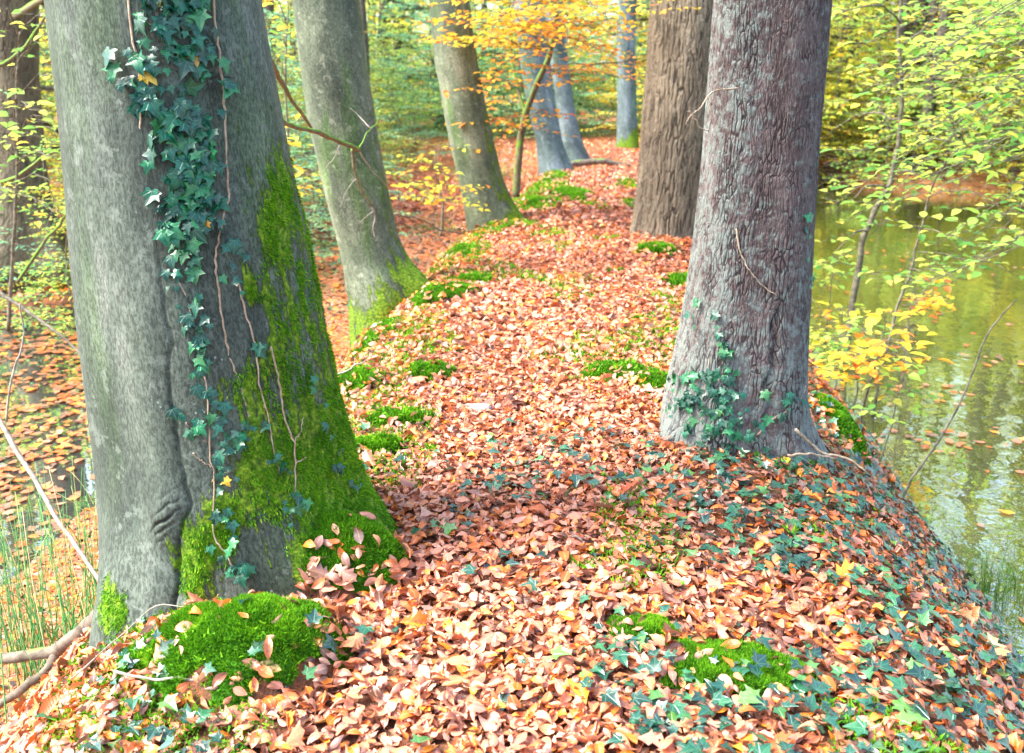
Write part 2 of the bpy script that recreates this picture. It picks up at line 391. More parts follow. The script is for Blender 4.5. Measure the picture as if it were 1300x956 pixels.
# ------------------------------------------------------------------ terrain
_Y =  [-6, 0, 2.3, 3.0, 3.6, 4.0, 5.0, 6.4, 7.7, 9.8, 13, 17.5, 21, 24, 30, 60]
_XL = [-1.2, -1.2, -1.06, -1.08, -.93, -.82, -.85, -.70, -.58, -.48, .0, .85, 1.3, 0.5, -6, -30]
_XR = [1.2, 1.2, 1.22, 1.25, 1.27, 1.3, 1.4, 1.5, 1.7, 1.95, 2.1, 2.4, 3.0, 3.8, 6, 30]
WATER_R, WATER_L = -.92, -.86
_lx = lambda y: np.interp(y, _Y, _XL); _rx = lambda y: np.interp(y, _Y, _XR)
CUSH = []          # moss cushions: (x, y, rx, ry, h, rot)
def base_ground(x, y):
    x = np.asarray(x, float); y = np.asarray(y, float)
    xl = _lx(y) + .10 * (fbm(y * 1.7, 3.1, 0, 11, 3) - .5) * 2; xr = _rx(y) + .12 * (fbm(y * 1.5, 9.1, 0, 12, 3) - .5) * 2
    dl = xl - x; dr = x - xr
    # left side: bank, ditch, forest floor
    n1 = fbm(x * .55, y * .55, 0, 3, 4) - .5
    floorL = -.86 + .42 * n1 + .55 * sstep(4.5, 12, -x - 0.0 * y) * 1.0 + .45 * sstep(12, 22, y)
    floorL = floorL - .28 * np.exp(-((dl - 1.9) / 0.9) ** 2)
    pw = atZ(108, 620, -.86); floorL = floorL - .3 * np.exp(-((x - pw[0]) / .6) ** 2 - ((y - pw[1]) / 1.2) ** 2)
    zl = -(.95 * sstep(-.12, 1.05, dl)) 
    left = np.where(dl > 0.9, np.maximum(zl, floorL) * 0 + floorL * sstep(.7, 1.3, dl) + zl * (1 - sstep(.7, 1.3, dl)), zl)
    # right side: bank into the pond, far shore
    zr = -1.5 * sstep(-.22, 1.75, dr)
    shore = 21.5 + 1.2 * np.sin(x * .35) + .8 * np.sin(x * 1.1)
    far = -1.5 + .95 * sstep(0, 2.2, y - shore) + .45 * sstep(4, 14, y - shore)
    right = np.where(dr > 0, np.maximum(zr, far), zr)
    # top of the dam
    top = .03 * (fbm(x * 2.2, y * 2.2, 0, 5, 3) - .5) * 2 - .05 * np.clip((x - (xl + xr) / 2) / ((xr - xl) / 2), -1, 1) ** 2
    z = np.where(x < (xl + xr) / 2, left, right) + top
    # hump across the path far off, and the woods beyond
    z = z + .10 * np.exp(-((y - 15.5) / .8) ** 2) * (np.abs(x - 1.5) < 3) * sstep(3, 1.2, np.abs(x - 1.5))
    z = z + .02 * np.maximum(0, y - 30)
    return z + .05 * (fbm(x * 1.1, y * 1.1, 0, 8, 3) - .5)
def ground(x, y):
    z = base_ground(x, y)
    for (cx, cy, a, b, h, ro) in CUSH:
        dx = x - cx; dy = y - cy
        p = (dx * math.cos(ro) + dy * math.sin(ro)) / a; q = (-dx * math.sin(ro) + dy * math.cos(ro)) / b
        d = p * p + q * q
        z = z + h * np.where(d < 1, (1 - d) ** .6 if False else np.clip(1 - d, 0, 1) ** .75, 0)
    return z
def on_ground(u, v, z0=0.0):
    P = atZ(u, v, z0)
    for _ in range(12): P = atZ(u, v, float(base_ground(P[0], P[1])) * .6 + P[2] * .4)
    return P
def gnormal(x, y, e=.03):
    dx = (ground(x + e, y) - ground(x - e, y)) / (2 * e); dy = (ground(x, y + e) - ground(x, y - e)) / (2 * e)
    return unit(np.stack([-dx, -dy, np.ones_like(dx)], -1))

# moss cushions, placed along the rim of the bank (photo position, size)
CUSHSPEC = [
 # u, v, rx, ry, h, rot, label
 (318, 848, .27, .19, .17, .1, 'large bright green moss cushion at the front, below the ivy-covered trunk'),
 (428, 735, .24, .16, .19, -.2, 'plump moss cushion tucked against the mossy root with brown leaves on top'),
 (210, 842, .15, .12, .05, .3, 'small moss cushion under orange leaves at the foot of the ivy-covered trunk'),
 (560, 382, .30, .22, .09, .2, 'bright moss cushion on the path edge beside the second beech trunk'),
 (600, 362, .16, .12, .05, .2, 'little moss pad just behind the bright cushion by the second beech'),
 (470, 440, .22, .40, .07, .2, 'dark moss cushion hanging over the bank rim below the second beech'),
 (450, 495, .18, .22, .07, .1, 'moss cushion on the bank rim, half under dry leaves'),
 (545, 478, .17, .13, .045, .0, 'pale green moss pad among leaves between path and bank rim'),
 (505, 540, .20, .11, .045, -.2, 'flat moss pad beside the path level with the mossy root'),
 (480, 575, .14, .08, .04, .0, 'narrow moss pad close to the edge of the ivy-covered trunk'),
 (585, 325, .18, .35, .06, .2, 'moss cushion on the rim between the second and third beech'),
 (775, 480, .18, .14, .05, .3, 'green moss cushion left of the front furrowed trunk'),
 (825, 492, .16, .22, .06, .5, 'olive moss pad against the root of the front furrowed trunk'),
 (868, 362, .17, .18, .05, .3, 'moss cushion behind the front furrowed trunk on the right rim'),
 (835, 322, .24, .2, .05, .3, 'thin moss pad at the foot of the rear furrowed trunk'),
 (935, 850, .20, .13, .014, .1, 'moss pad showing through leaves at the bottom of the picture'),
 (1068, 562, .17, .22, .16, .2, 'domed moss cushion over the hollow root beside the front furrowed trunk'),
 (815, 805, .10, .07, .010, .1, 'tiny yellow-green moss pad in the leaves on the open path'),
 (725, 250, .30, .6, .06, .1, 'moss pad along the far path edge near the third beech'),
 (690, 262, .25, .5, .06, .1, 'long moss cushion on the far rim beside the thin sapling'),
]
for (u, v, a, b, h, ro, lab) in CUSHSPEC:
    P = on_ground(u, v); CUSH.append((P[0], P[1], a, b, h, ro))

def ground_mesh():
    # a graded sheet, fine around the dam and stretching to the horizon
    def axis(lo, hi, c0, c1, fine, grow):
        a = list(np.arange(c0, c1 + 1e-6, fine)); s = fine
        while a[-1] < hi: s *= grow; a.append(a[-1] + s)
        s = fine
        while a[0] > lo: s *= grow; a.insert(0, a[0] - s)
        return np.array(a)
    X = axis(-300, 300, -4, 4.5, .035, 1.06); Y = axis(-60, 400, 1.0, 10, .04, 1.035)
    gx, gy = np.meshgrid(X, Y); V = np.stack([gx, gy, ground(gx, gy)], -1).reshape(-1, 3)
    n, m = len(X), len(Y); i = np.arange(m - 1)[:, None] * n; j = np.arange(n - 1)[None]
    q = np.stack([i + j, i + j + 1, i + n + j + 1, i + n + j], -1).reshape(-1, 4)
    t = NT('forest_soil'); co = t.n('TexCoord').outputs['Object']
    f = t.noise(co, 9, 6, .65); g = t.noise(co, 60, 4, .7)
    col = t.ramp(f, [(.3, (.045, .026, .018)), (.5, (.13, .065, .04)), (.62, (.22, .10, .05)), (.75, (.14, .09, .05))])
    col = t.mix(t.rng(g, .4, .7), col, t.mix(1, col, (1.7, 1.2, .9), 'MULTIPLY'))
    far = t.n('TexVoronoi'); t.set(far.inputs['Vector'], co); far.inputs['Scale'].default_value = 11
    lc = t.ramp(t.sep(far.outputs['Color'])[0], [(0, (.20, .08, .04)), (.4, (.42, .18, .09)), (.75, (.55, .20, .05)), (1, (.4, .28, .2))])
    col = t.mix(t.rng(t.sep(t.n('NewGeometry').outputs['Position'])[1], 10, 18, 0, .8), col, lc)
    m_ = t.shade(t.principled(col, .9, t.bump(t.math('ADD', f, g), 1, .02), .2))
    me = mesh_from('forest_floor', V, [q], m_)
    return me
tag(link('forest_floor', ground_mesh()), 'leaf-strewn forest floor and raised earth dam', 'ground', kind='structure')

# ------------------------------------------------------------------ water
def water(name, x0, x1, y0, y1, z, label, tintc, rip):
    V = np.array([(x0, y0, z), (x1, y0, z), (x1, y1, z), (x0, y1, z)], float)
    t = NT(name); co = t.n('TexCoord').outputs['Object']
    nz = t.noise(t.vmul(co, (1, 1, 1)), 2.2, 3, .5); n2 = t.noise(co, 14, 2)
    h = t.math('ADD', nz, t.math('MULTIPLY', n2, .12))
    bp = t.bump(h, rip, .012); p = t.principled(tintc, .03, bp, 1.0, IOR=1.33)
    gl = t.n('BsdfGlossy'); gl.inputs['Roughness'].default_value = .02; gl.inputs['Color'].default_value = (.95, .97, .9, 1); t.set(gl.inputs['Normal'], bp)
    lw = t.n('LayerWeight'); lw.inputs[0].default_value = .5; t.set(lw.inputs['Normal'], bp)
    mx = t.n('MixShader'); t.set(mx.inputs[0], t.math('ADD', .30, t.math('MULTIPLY', lw.outputs['Fresnel'], .75), clamp=True)); t.t.links.new(p, mx.inputs[1]); t.t.links.new(gl.outputs[0], mx.inputs[2])
    m = t.shade(mx.outputs[0])
    tag(link(name, mesh_from(name, V, [np.array([[0, 1, 2, 3]])], m, smooth=False)), label, 'water', kind='structure')
water('pond_water', 1.8, 120, -20, 40, WATER_R, 'still pond mirroring the yellow woods', (.075, .095, .02), .6)
water('ditch_water', -60, 1.4, -20, 24, WATER_L, 'shallow ditch water under floating leaves', (.04, .045, .04), .25)

# ------------------------------------------------------------------ trunks
TRUNKS = []   # for keeping leaves out of wood
class Trunk:
    def __init__(s, lev, Y0, ztop=10, zbot=-.9, ylean=0.0, taper=.012, lobes=None, seed=1, xlean=None):
        pts = []
        for (v, l, r) in lev:
            P = atY((l + r) / 2, v, Y0); dep = project(P)[2]
            pts.append((P[2], P[0], (r - l) / 2 / F * dep))
        pts.sort(); z = [p[0] for p in pts]; x = [p[1] for p in pts]; r = [p[2] for p in pts]
        kx = (x[-1] - x[-3]) / (z[-1] - z[-3]) if xlean is None else xlean
        for dz in (1, 3, ztop - z[-1]):
            z.append(pts[-1][0] + dz); x.append(pts[-1][1] + kx * dz * (1 - .03 * dz)); r.append(max(.04, pts[-1][2] * (1 - taper * 5 * dz / 3)))
        z.insert(0, zbot); x.insert(0, x[0]); r.insert(0, r[0] * 1.06)
        s.z, s.x, s.r = np.array(z), np.array(x), np.array(r); s.Y0 = Y0; s.yl = ylean; s.lobes = lobes or []; s.seed = seed; s.ztop = ztop; s.zbot = zbot
        TRUNKS.append(s)
    def xc(s, z): return np.interp(z, s.z, s.x)
    def yc(s, z): return s.Y0 + s.yl * np.asarray(z, float)
    def rad(s, z):
        return (np.interp(z - .04, s.z, s.r) + np.interp(z, s.z, s.r) + np.interp(z + .04, s.z, s.r)) / 3
    def rt(s, th, z):
        r = s.rad(z)
        for (ang, amp, wid, z0, z1) in s.lobes:   # root buttresses
            d = (th - ang + PI) % (2 * PI) - PI
            r = r * (1 + amp * np.exp(-(d / wid) ** 2) * sstep(z1, z0, z) ** 1.6)
        return r
    def pt(s, th, z, off=0.0):
        r = s.rt(th, z) + off
        return np.stack([s.xc(z) + r * np.cos(th), s.yc(z) + r * np.sin(th), np.broadcast_to(z, r.shape)], -1)
    def surf(s, u, v, off=0.0):
        """point on the near face seen at photo pixel (u, v), with its outward normal"""
        Y = s.Y0 - .25; th = -PI / 2
        for _ in range(14):
            P = atY(u, v, Y); z = float(P[2]); r = float(s.rt(np.array(th), np.array(z)))
            c = max(-.985, min(.985, (P[0] - float(s.xc(z))) / r)); th = -math.acos(c)
            Y = .5 * Y + .5 * (float(s.yc(z)) + r * math.sin(th))
        P = s.pt(np.array(th), np.array(z), off)
        return P, np.array([math.cos(th), math.sin(th), 0.0]), th, z
    def inside(s, x, y, z, pad=0.0):
        th = np.arctan2(y - s.yc(z), x - s.xc(z)); d = np.hypot(x - s.xc(z), y - s.yc(z))
        return d < s.rt(th, z) + pad
    def mesh(s, name, mat, nth, nvis, zvis=(-.6, 3.2), disp=None, masks=None, und=.012):
        za = np.linspace(s.zbot, zvis[0], 8)[:-1]; zb = np.linspace(zvis[0], zvis[1], nvis); zc = np.linspace(zvis[1], s.ztop, 60)[1:]
        Z = np.concatenate([za, zb, zc]); TH = np.arange(nth) * 2 * PI / nth + PI / 2
        th, z = np.meshgrid(TH, Z)
        thw = (th + PI) % (2 * PI) - PI
        rm = float(np.interp(1.0, s.z, s.r))
        bc = np.stack([rm * np.cos(th), rm * np.sin(th), z], -1)
        off = und * 2 * (fbm(bc[..., 0] * 5, bc[..., 1] * 5, z * 1.6, s.seed * 7, 4) - .5)
        cre = np.zeros_like(z)
        if disp is not None:
            o2, cre = disp(thw, z, s); off = off + o2
        V = s.pt(thw, z, off).reshape(-1, 3)
        A = {'bark_co': bc.reshape(-1, 3) + s.seed * 3.7, 'crease': cre.ravel()}
        u, v, _ = project(V)
        mk = {'moss': np.zeros(len(V)), 'lichen': np.zeros(len(V))}
        if masks: mk.update(masks(u, v, thw.ravel(), z.ravel(), s))
        A.update(mk)
        m, n = z.shape; i = np.arange(m - 1)[:, None] * n; j = np.arange(n)[None]; j2 = (j + 1) % n
        q = np.stack([i + j, i + j2, i + n + j2, i + n + j], -1).reshape(-1, 4)
        s.V = V; s.moss = mk['moss']; s.N = np.stack([np.cos(thw), np.sin(thw), np.zeros_like(z)], -1).reshape(-1, 3)
        return mesh_from(name, V, [q], mat, attrs=A)

def blob(u, v, cu, cv, a, b): return np.exp(-(((u - cu) / a) ** 2 + ((v - cv) / b) ** 2))
def fuzz(V, N, w, count, length, wid, zrange=None, jitter=.35, down=0.0):
    """tiny moss shoots on points V with normals N, chosen with weight w"""
    p = w / w.sum(); idx = rs.choice(len(V), count, p=p)
    P = V[idx] + (rs.rand(count, 3) - .5) * .008
    n = unit(N[idx] + jitter * rs.randn(count, 3) + np.array([0, 0, -down]))
    side = unit(np.cross(n, rs.randn(count, 3)))
    L = length * (.5 + rs.rand(count)); W = wid * (.6 + .8 * rs.rand(count))
    a = P - side * W[:, None] / 2 - n * .002; b = P + side * W[:, None] / 2 - n * .002; c = P + n * L[:, None]
    VV = np.stack([a, b, c], 1).reshape(-1, 3); T = np.arange(count * 3).reshape(-1, 3)
    col = np.repeat(.12 + rs.rand(count) * .6, 3); col[2::3] += .3
    return VV, T, np.stack([col * 0, col * 0, col], -1)

# ---- crowns high above: limbs with sprays of leaves -------------------------------------------------
def spray_tree(rng, base, height, r0, nbr, blen, zfrom, leafsize, step=.07, slot=1, lean=(0, 0), up=.25, twl=.45, leaf_T=T_SIMPLE, keep=1.0, bend=.1, subevery=.16, flat=.28, droop=.25, tsides=6, azr=None):
    """stem with side branches carrying flat sprays. returns (stem Geo, crown Geo)"""
    G = Geo(); C = Geo()
    n = 10; t = np.linspace(0, 1, n); b = np.asarray(base, float)
    wob = np.cumsum(rng.randn(n, 2) * bend * height / n, axis=0); wob -= wob[0]
    sp = np.stack([b[0] + lean[0] * t * height + wob[:, 0], b[1] + lean[1] * t * height + wob[:, 1], b[2] + t * height], -1)
    sr = r0 * (1 - .85 * t)
    G.tube(sp, sr, tsides)
    LP, LD, LN, LS = [], [], [], []
    for k in range(nbr):
        f = zfrom + (1 - zfrom) * (k + rng.rand()) / nbr
        p0 = np.array([np.interp(f, t, sp[:, i]) for i in range(3)]); rb = np.interp(f, t, sr) * .5
        az = rng.rand() * 2 * PI if azr is None else azr[0] + (azr[1] - azr[0]) * rng.rand()
        L = blen * (.55 + .6 * rng.rand()) * (1 - .45 * f); el = up + .25 * rng.randn()
        m = 8; tt = np.linspace(0, 1, m)
        azw = az + np.cumsum(rng.randn(m)) * .08; dz = np.tan(np.clip(el - droop * tt * 1.6, -1, 1.2))
        stp = L / m; bp = [p0]
        for i in range(1, m):
            h = np.array([math.cos(azw[i]), math.sin(azw[i]), dz[i]]); bp.append(bp[-1] + h / np.linalg.norm(h) * stp)
        bp = np.array(bp); C.tube(bp, np.linspace(max(rb, .006), .003, m), 4, 0)
        # side twigs in the plane of the branch
        ns = max(3, int(L / subevery)); sgn = 1
        for s_ in range(ns + 1):
            g = (s_ + .6) / (ns + .6); g = min(g, .999); sgn = -sgn
            q0 = np.array([np.interp(g, tt, bp[:, i]) for i in range(3)])
            da = azw[min(m - 1, int(g * m))] + (sgn * (R(48) + .2 * rng.randn()) if s_ < ns else 0)
            tl = twl * (1.1 - .75 * g) * (.6 + .7 * rng.rand()) * L * .6
            nl = max(2, int(tl / step)); e = -.12 * rng.rand() + .1 * rng.randn()
            dirv = np.array([math.cos(da), math.sin(da), e]); pe = q0 + dirv * tl
            C.tube([q0, q0 + dirv * tl * .5 + [0, 0, .01], pe], [.004, .003, .0015], 3, 0)
            lt = (np.arange(nl) + .5) / nl; kk = rng.rand(nl) < keep; lt = lt[kk]; nl = len(lt)
            if nl == 0: continue
            pos = q0 + dirv * tl * lt[:, None]; sg = np.where(np.arange(nl) % 2, 1, -1)
            la = da + sg * R(50) + .35 * rng.randn(nl)
            LP.append(pos); LD.append(np.stack([np.cos(la), np.sin(la), -.15 + .3 * rng.randn(nl)], -1))
            LN.append(np.stack([flat * rng.randn(nl), flat * rng.randn(nl), np.ones(nl)], -1)); LS.append(leafsize * (.7 + .55 * rng.rand(nl)))
    if LP:
        LP = np.vstack(LP); LD = np.vstack(LD); LN = np.vstack(LN); LS = np.concatenate(LS)
        cl = np.clip(.5 + .28 * rng.randn(len(LP)) + .25 * (fbm(LP[:, 0] * 1.2, LP[:, 1] * 1.2, LP[:, 2] * 1.2, 4, 2) - .5), 0, 1)
        C.leaves(leaf_T, LP, LD, LN, LS, cl, slot=slot, fold=.25 + .2 * rng.rand(len(LP)), curl=-.3 * rng.rand(len(LP)))
        C.count = len(LP)
    return G, C

def high_crown(tr, seed, parent, leafmat, bark, name='crown', n=14):
    rng = np.random.RandomState(seed); z = tr.ztop
    b = [float(tr.xc(z - 2.6)), float(tr.yc(z - 2.6)), z - 2.6]
    k = (float(tr.xc(z)) - b[0]) / 2.6
    G, C = spray_tree(rng, b, 5.5, float(tr.rad(z - 2.6)) * .8, n, 4.2, .1, .12, step=.13, lean=(k * .5, tr.yl), up=.45, twl=.5, subevery=.4)
    off = C.n
    for i, (V, A) in enumerate(zip(G.V, G.A)): pass
    C2 = Geo(); C2.V = C.V + G.V; C2.A = C.A + G.A; C2.n = C.n + G.n
    for kk in (3, 4):
        C2.f[kk] = C.f[kk] + [f + C.n for f in G.f[kk]]; C2.m[kk] = C.m[kk] + G.m[kk]
    link(name, C2.mesh('crown', [bark, leafmat]), parent)

# ============================================================ 1 front left beech
tb = Trunk([(0, 66, 327), (100, 80, 345), (200, 90, 362), (300, 101, 384), (400, 114, 404), (500, 128, 424), (560, 136, 440), (620, 143, 458), (680, 147, 487), (720, 146, 508), (760, 140, 520)],
           3.10, ztop=9.5, zbot=-1.0, lobes=[(-2.25, .20, .30, -.1, .55), (-.75, .10, .35, -.05, .4), (-.2, .10, .4, -.05, .35), (1.2, .3, .5, 0, .6), (2.6, .2, .4, 0, .6)], seed=1)
CRE = [(205, 330), (212, 400), (216, 470), (222, 530), (232, 585), (238, 640), (232, 665), (226, 700), (222, 760), (220, 800)]
def d_beech(th, z, s):
    pts = [s.surf(u, v) for u, v in CRE]; zz = np.array([p[3] for p in pts])[::-1]; tt = np.array([p[2] for p in pts])[::-1]
    tc = np.interp(z, zz, tt); amp = sstep(zz[-1] + .15, zz[-1] - .25, z)
    tc = tc + .05 * (vnoise(z * 9, 0 * z, 0, 5) - .5) + .03 * (vnoise(z * 31, 0 * z, 0, 6) - .5)
    d = (th - tc) * s.rad(z)
    dp = .7 * (.35 + .65 * sstep(.75, .25, z)) * (.5 + vnoise(z * 7, 0 * z, 3, 8)); o = (-.020 * np.exp(-(d / .006) ** 2) - .010 * np.exp(-(d / .04) ** 2) + .010 * np.exp(-((d + .06) / .055) ** 2) + .012 * np.exp(-((d - .05) / .04) ** 2)) * amp * dp
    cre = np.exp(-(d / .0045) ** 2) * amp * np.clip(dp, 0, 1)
    # the swollen fold: a bulging lip with curved wrinkles
    P, N, tf, zf = s.surf(222, 655)
    dx = (th - tf) * s.rad(z); dz = z - zf
    for k0, st, cw in ((-.052, .35, 4.2), (-.026, .6, 3.6), (0.0, 1.3, 3.0), (.03, .45, 2.0), (.062, .25, 1.2)):
        arc = dz - k0 - .75 * (dx + .02) + cw * (dx + .03) ** 2 + .012 * (vnoise(dx * 60, 0 * dx, k0 * 99, 4) - .5)
        w = np.exp(-((dx + .022 - .3 * k0) / .040) ** 2) * np.exp(-(dz / .11) ** 2)
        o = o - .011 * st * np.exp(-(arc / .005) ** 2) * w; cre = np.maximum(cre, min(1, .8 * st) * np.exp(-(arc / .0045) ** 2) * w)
    o = o + .022 * np.exp(-((dx + .02) / .06) ** 2 - (dz / .10) ** 2)
    # long shallow flutes
    o = o + .014 * np.sin(th * 7 + .8 * z + 3 * vnoise(z * 2, th, 0, 2)) * sstep(1.2, -.1, z) + .006 * np.sin(th * 4 + z)
    return o, np.clip(cre, 0, 1)
def m_beech(u, v, th, z, s):
    zz = np.clip(z, s.z[0], s.z[-1]); side = np.cos(th)      # -1 left .. +1 right
    n = fbm(th * 3, z * 3, 0, 21, 4)
    m = sstep(.55, .95, side + .5 * (n - .5)) * sstep(1.9, .9, z + .5 * (n - .5)) * 0.55
    m = m + sstep(.22, .75, side + .3 * (n - .5)) * sstep(.70, .10, z + .5 * (n - .5)) * .62
    front = np.sin(th) < .2
    m = m + .75 * blob(u, v, 305, 490, 30, 45) * front + .6 * blob(u, v, 318, 372, 13, 18) * front
    m = m + .95 * blob(u, v, 250, 720, 36, 62) * front + .9 * blob(u, v, 285, 660, 30, 40) * front + .9 * blob(u, v, 145, 775, 24, 45) * front + .75 * blob(u, v, 330, 600, 30, 60) * front
    m = m + .5 * blob(u, v, 352, 250, 18, 60) * front
    m = m + sstep(.35, -.15, z) * .55 * (np.sin(th) > 0)
    m = m * (1 - .95 * blob(u, v, 190, 700, 26, 70) * front)
    return {'moss': np.clip(m, 0, 1)}
r1 = empty('beech_tree', (tb.xc(0), 3.10, -.3), 'massive grey beech trunk covered in climbing ivy, moss down one side, front of the picture', 'tree', 'old trees along the dam')
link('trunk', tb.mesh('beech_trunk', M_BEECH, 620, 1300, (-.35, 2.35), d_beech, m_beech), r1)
w = np.clip(tb.moss + 1.1 * (fbm(tb.V[:, 0] * 26, tb.V[:, 1] * 26, tb.V[:, 2] * 8, 31, 4) - .5) - .45, 0, 1) * (tb.V[:, 1] < 3.3) * (tb.V[:, 2] > -.45) * (fbm(tb.V[:, 0] * 60, tb.V[:, 1] * 60, tb.V[:, 2] * 22, 32, 3) > .45)
g = Geo(); V_, T_, A_ = fuzz(tb.V, tb.N, w, 60000, .010, .004, down=.5); g.add(V_, None, T_, 0, A_)
link('moss', g.mesh('trunk_moss', [M_MOSS], False), r1)
high_crown(tb, 101, r1, M_GREEN, M_DARKBARK)

# ============================================================ 2, 3 further beeches on the left rim
def simple_mask(side_amt, low, zl):
    def f(u, v, th, z, s):
        n = fbm(th * 3, z * 2.5, 0, 40 + s.seed, 4); side = np.cos(th)
        m = side_amt * sstep(.2, .9, side + .5 * (n - .5)) * sstep(3.5, .2, z)
        m = m + low * sstep(zl, zl - .55, z + .25 * (n - .5) - .15 * side)
        return {'moss': np.clip(m, 0, 1)}
    return f
t2 = Trunk([(0, 371, 455), (80, 381, 466), (160, 393, 478), (240, 411, 493), (300, 427, 506), (330, 434, 518), (350, 438, 532), (375, 441, 545), (400, 443, 548)], 7.7, ztop=11, zbot=-1.1,
           lobes=[(-.35, .35, .35, -.1, .5), (-1.7, .15, .5, -.3, .5), (1.5, .3, .5, 0, .6)], seed=2)
r2 = empty('beech_tree', (t2.xc(0), 7.7, -.5), 'pale smooth beech trunk leaning over the ditch, second from the front', 'tree', 'old trees along the dam')
link('trunk', t2.mesh('beech_trunk', M_BEECH2, 220, 520, (-.9, 3.2), None, simple_mask(.42, .75, .25)), r2)
high_crown(t2, 102, r2, M_GREEN, M_DARKBARK)
t3 = Trunk([(0, 544, 596), (80, 552, 607), (160, 566, 622), (220, 580, 636), (255, 588, 648), (272, 591, 656), (290, 593, 662)], 11.0, ztop=12, zbot=-1.1,
           lobes=[(-.2, .3, .4, -.1, .6), (1.5, .3, .5, 0, .6)], seed=3)
r3 = empty('beech_tree', (t3.xc(0), 11.0, -.5), 'slim beech trunk with dark green shadow side behind orange foliage, third along the rim', 'tree', 'old trees along the dam')
link('trunk', t3.mesh('beech_trunk', M_BEECH2, 180, 420, (-.9, 4), None, simple_mask(.6, .7, .15)), r3)
high_crown(t3, 103, r3, M_YELLOW, M_DARKBARK)
t4 = Trunk([(0, 650, 690), (60, 657, 696), (120, 667, 703), (180, 680, 714), (205, 683, 722), (222, 684, 726)], 16.0, ztop=12, zbot=-1.0, lobes=[(-.2, .25, .4, 0, .6)], seed=4)
r4 = empty('beech_tree', (t4.xc(0), 16, -.4), 'blue-grey leaning trunk with a mossy seam at the far bend of the path', 'tree', 'old trees along the dam')
link('trunk', t4.mesh('beech_trunk', M_BEECH3, 120, 260, (-.8, 4), None, simple_mask(.35, .4, .1)), r4)
high_crown(t4, 104, r4, M_YELLOW, M_DARKBARK)
t5 = Trunk([(0, 690, 714), (60, 696, 719), (120, 704, 727), (170, 711, 736), (195, 712, 744), (205, 712, 748)], 19.0, ztop=12, zbot=-.8, lobes=[(-.2, .2, .4, 0, .6)], seed=5)
r5 = empty('beech_tree', (t5.xc(0), 19, -.3), 'thinner blue-grey trunk just behind the leaning one at the far bend', 'tree', 'old trees along the dam')
link('trunk', t5.mesh('beech_trunk', M_BEECH3, 100, 220, (-.6, 4.5), None, simple_mask(.3, .4, .1)), r5)
high_crown(t5, 105, r5, M_GREEN, M_DARKBARK)
t6 = Trunk([(0, 784, 808), (60, 783, 807), (120, 784, 808), (170, 783, 810), (192, 781, 812)], 22.5, ztop=13, zbot=-.5, lobes=[(-1.2, .15, .5, 0, .6)], seed=6, xlean=0.0)
r6 = empty('beech_tree', (t6.xc(0), 22.5, -.1), 'straight violet-grey trunk with a green mossy foot closing the end of the path', 'tree', 'old trees along the dam')
link('trunk', t6.mesh('beech_trunk', M_BEECH3, 100, 200, (-.3, 5), None, simple_mask(.1, 1.3, .55)), r6)
high_crown(t6, 106, r6, M_GREEN, M_DARKBARK)

# ============================================================ furrowed trunks on the right
to1 = Trunk([(0, 909, 1051), (100, 901, 1044), (200, 894, 1037), (300, 884, 1031), (380, 873, 1027), (430, 864, 1025), (470, 855, 1024), (500, 847, 1024), (530, 842, 1026), (560, 838, 1030)],
            4.15, ztop=10, zbot=-1.1, lobes=[(-2.75, .22, .28, -.1, .28), (-1.05, .26, .22, -.18, .22), (-.45, .50, .20, -.3, .28), (1.6, .25, .5, 0, .5), (-1.9, .05, .3, -.1, .3)], seed=8)
def m_oak1(u, v, th, z, s):
    l = sstep(1.1, 0, z) * .7 + .5 * sstep(-.1, -.7, np.cos(th)) ; n = fbm(th * 3, z * 2, 0, 77, 3)
    return {'lichen': np.clip(l * (n + .3), 0, 1), 'moss': .55 * sstep(.0, .9, np.cos(th)) * sstep(.15, -.25, z)}
def d_oak1(th, z, s):
    o = 0 * z; c = 0 * z
    for (u, v, a, b) in ((984, 425, .012, .10), (978, 500, .014, .15)):
        P, N, tf, zf = s.surf(u, v); dx = (th - tf) * s.rad(z)
        w = np.exp(-(np.abs(dx + .01 * np.sin((z - zf) * 40)) / a) ** 2.5) * np.exp(-((z - zf) / b) ** 4); o = o - .02 * w; c = np.maximum(c, w)
    return o + .010 * np.sin(th * 5 + z * .7), c
r7 = empty('furrowed_tree', (to1.xc(0), 4.15, -.3), 'thick violet-grey furrowed trunk with ivy round its foot, nearest on the pond side', 'tree', 'old trees along the dam')
link('trunk', to1.mesh('furrowed_trunk', M_OAK1, 560, 1500, (-.35, 2.45), d_oak1, m_oak1, und=.01), r7)
high_crown(to1, 107, r7, M_GREEN, M_DARKBARK)
to2 = Trunk([(0, 826, 922), (100, 820, 914), (200, 812, 903), (250, 808, 896), (280, 804, 892), (300, 800, 890)], 9.9, ztop=12, zbot=-1.1, lobes=[(-2.8, .12, .35, -.1, .5), (-.3, .12, .4, -.1, .5)], seed=9)
r8 = empty('furrowed_tree', (to2.xc(0), 9.9, -.3), 'brown trunk with long deep bark furrows, half hidden behind the violet-grey one', 'tree', 'old trees along the dam')
link('trunk', to2.mesh('furrowed_trunk', M_OAK2, 420, 900, (-.4, 3.2), None, None, und=.012), r8)
high_crown(to2, 108, r8, M_YELLOW, M_DARKBARK)

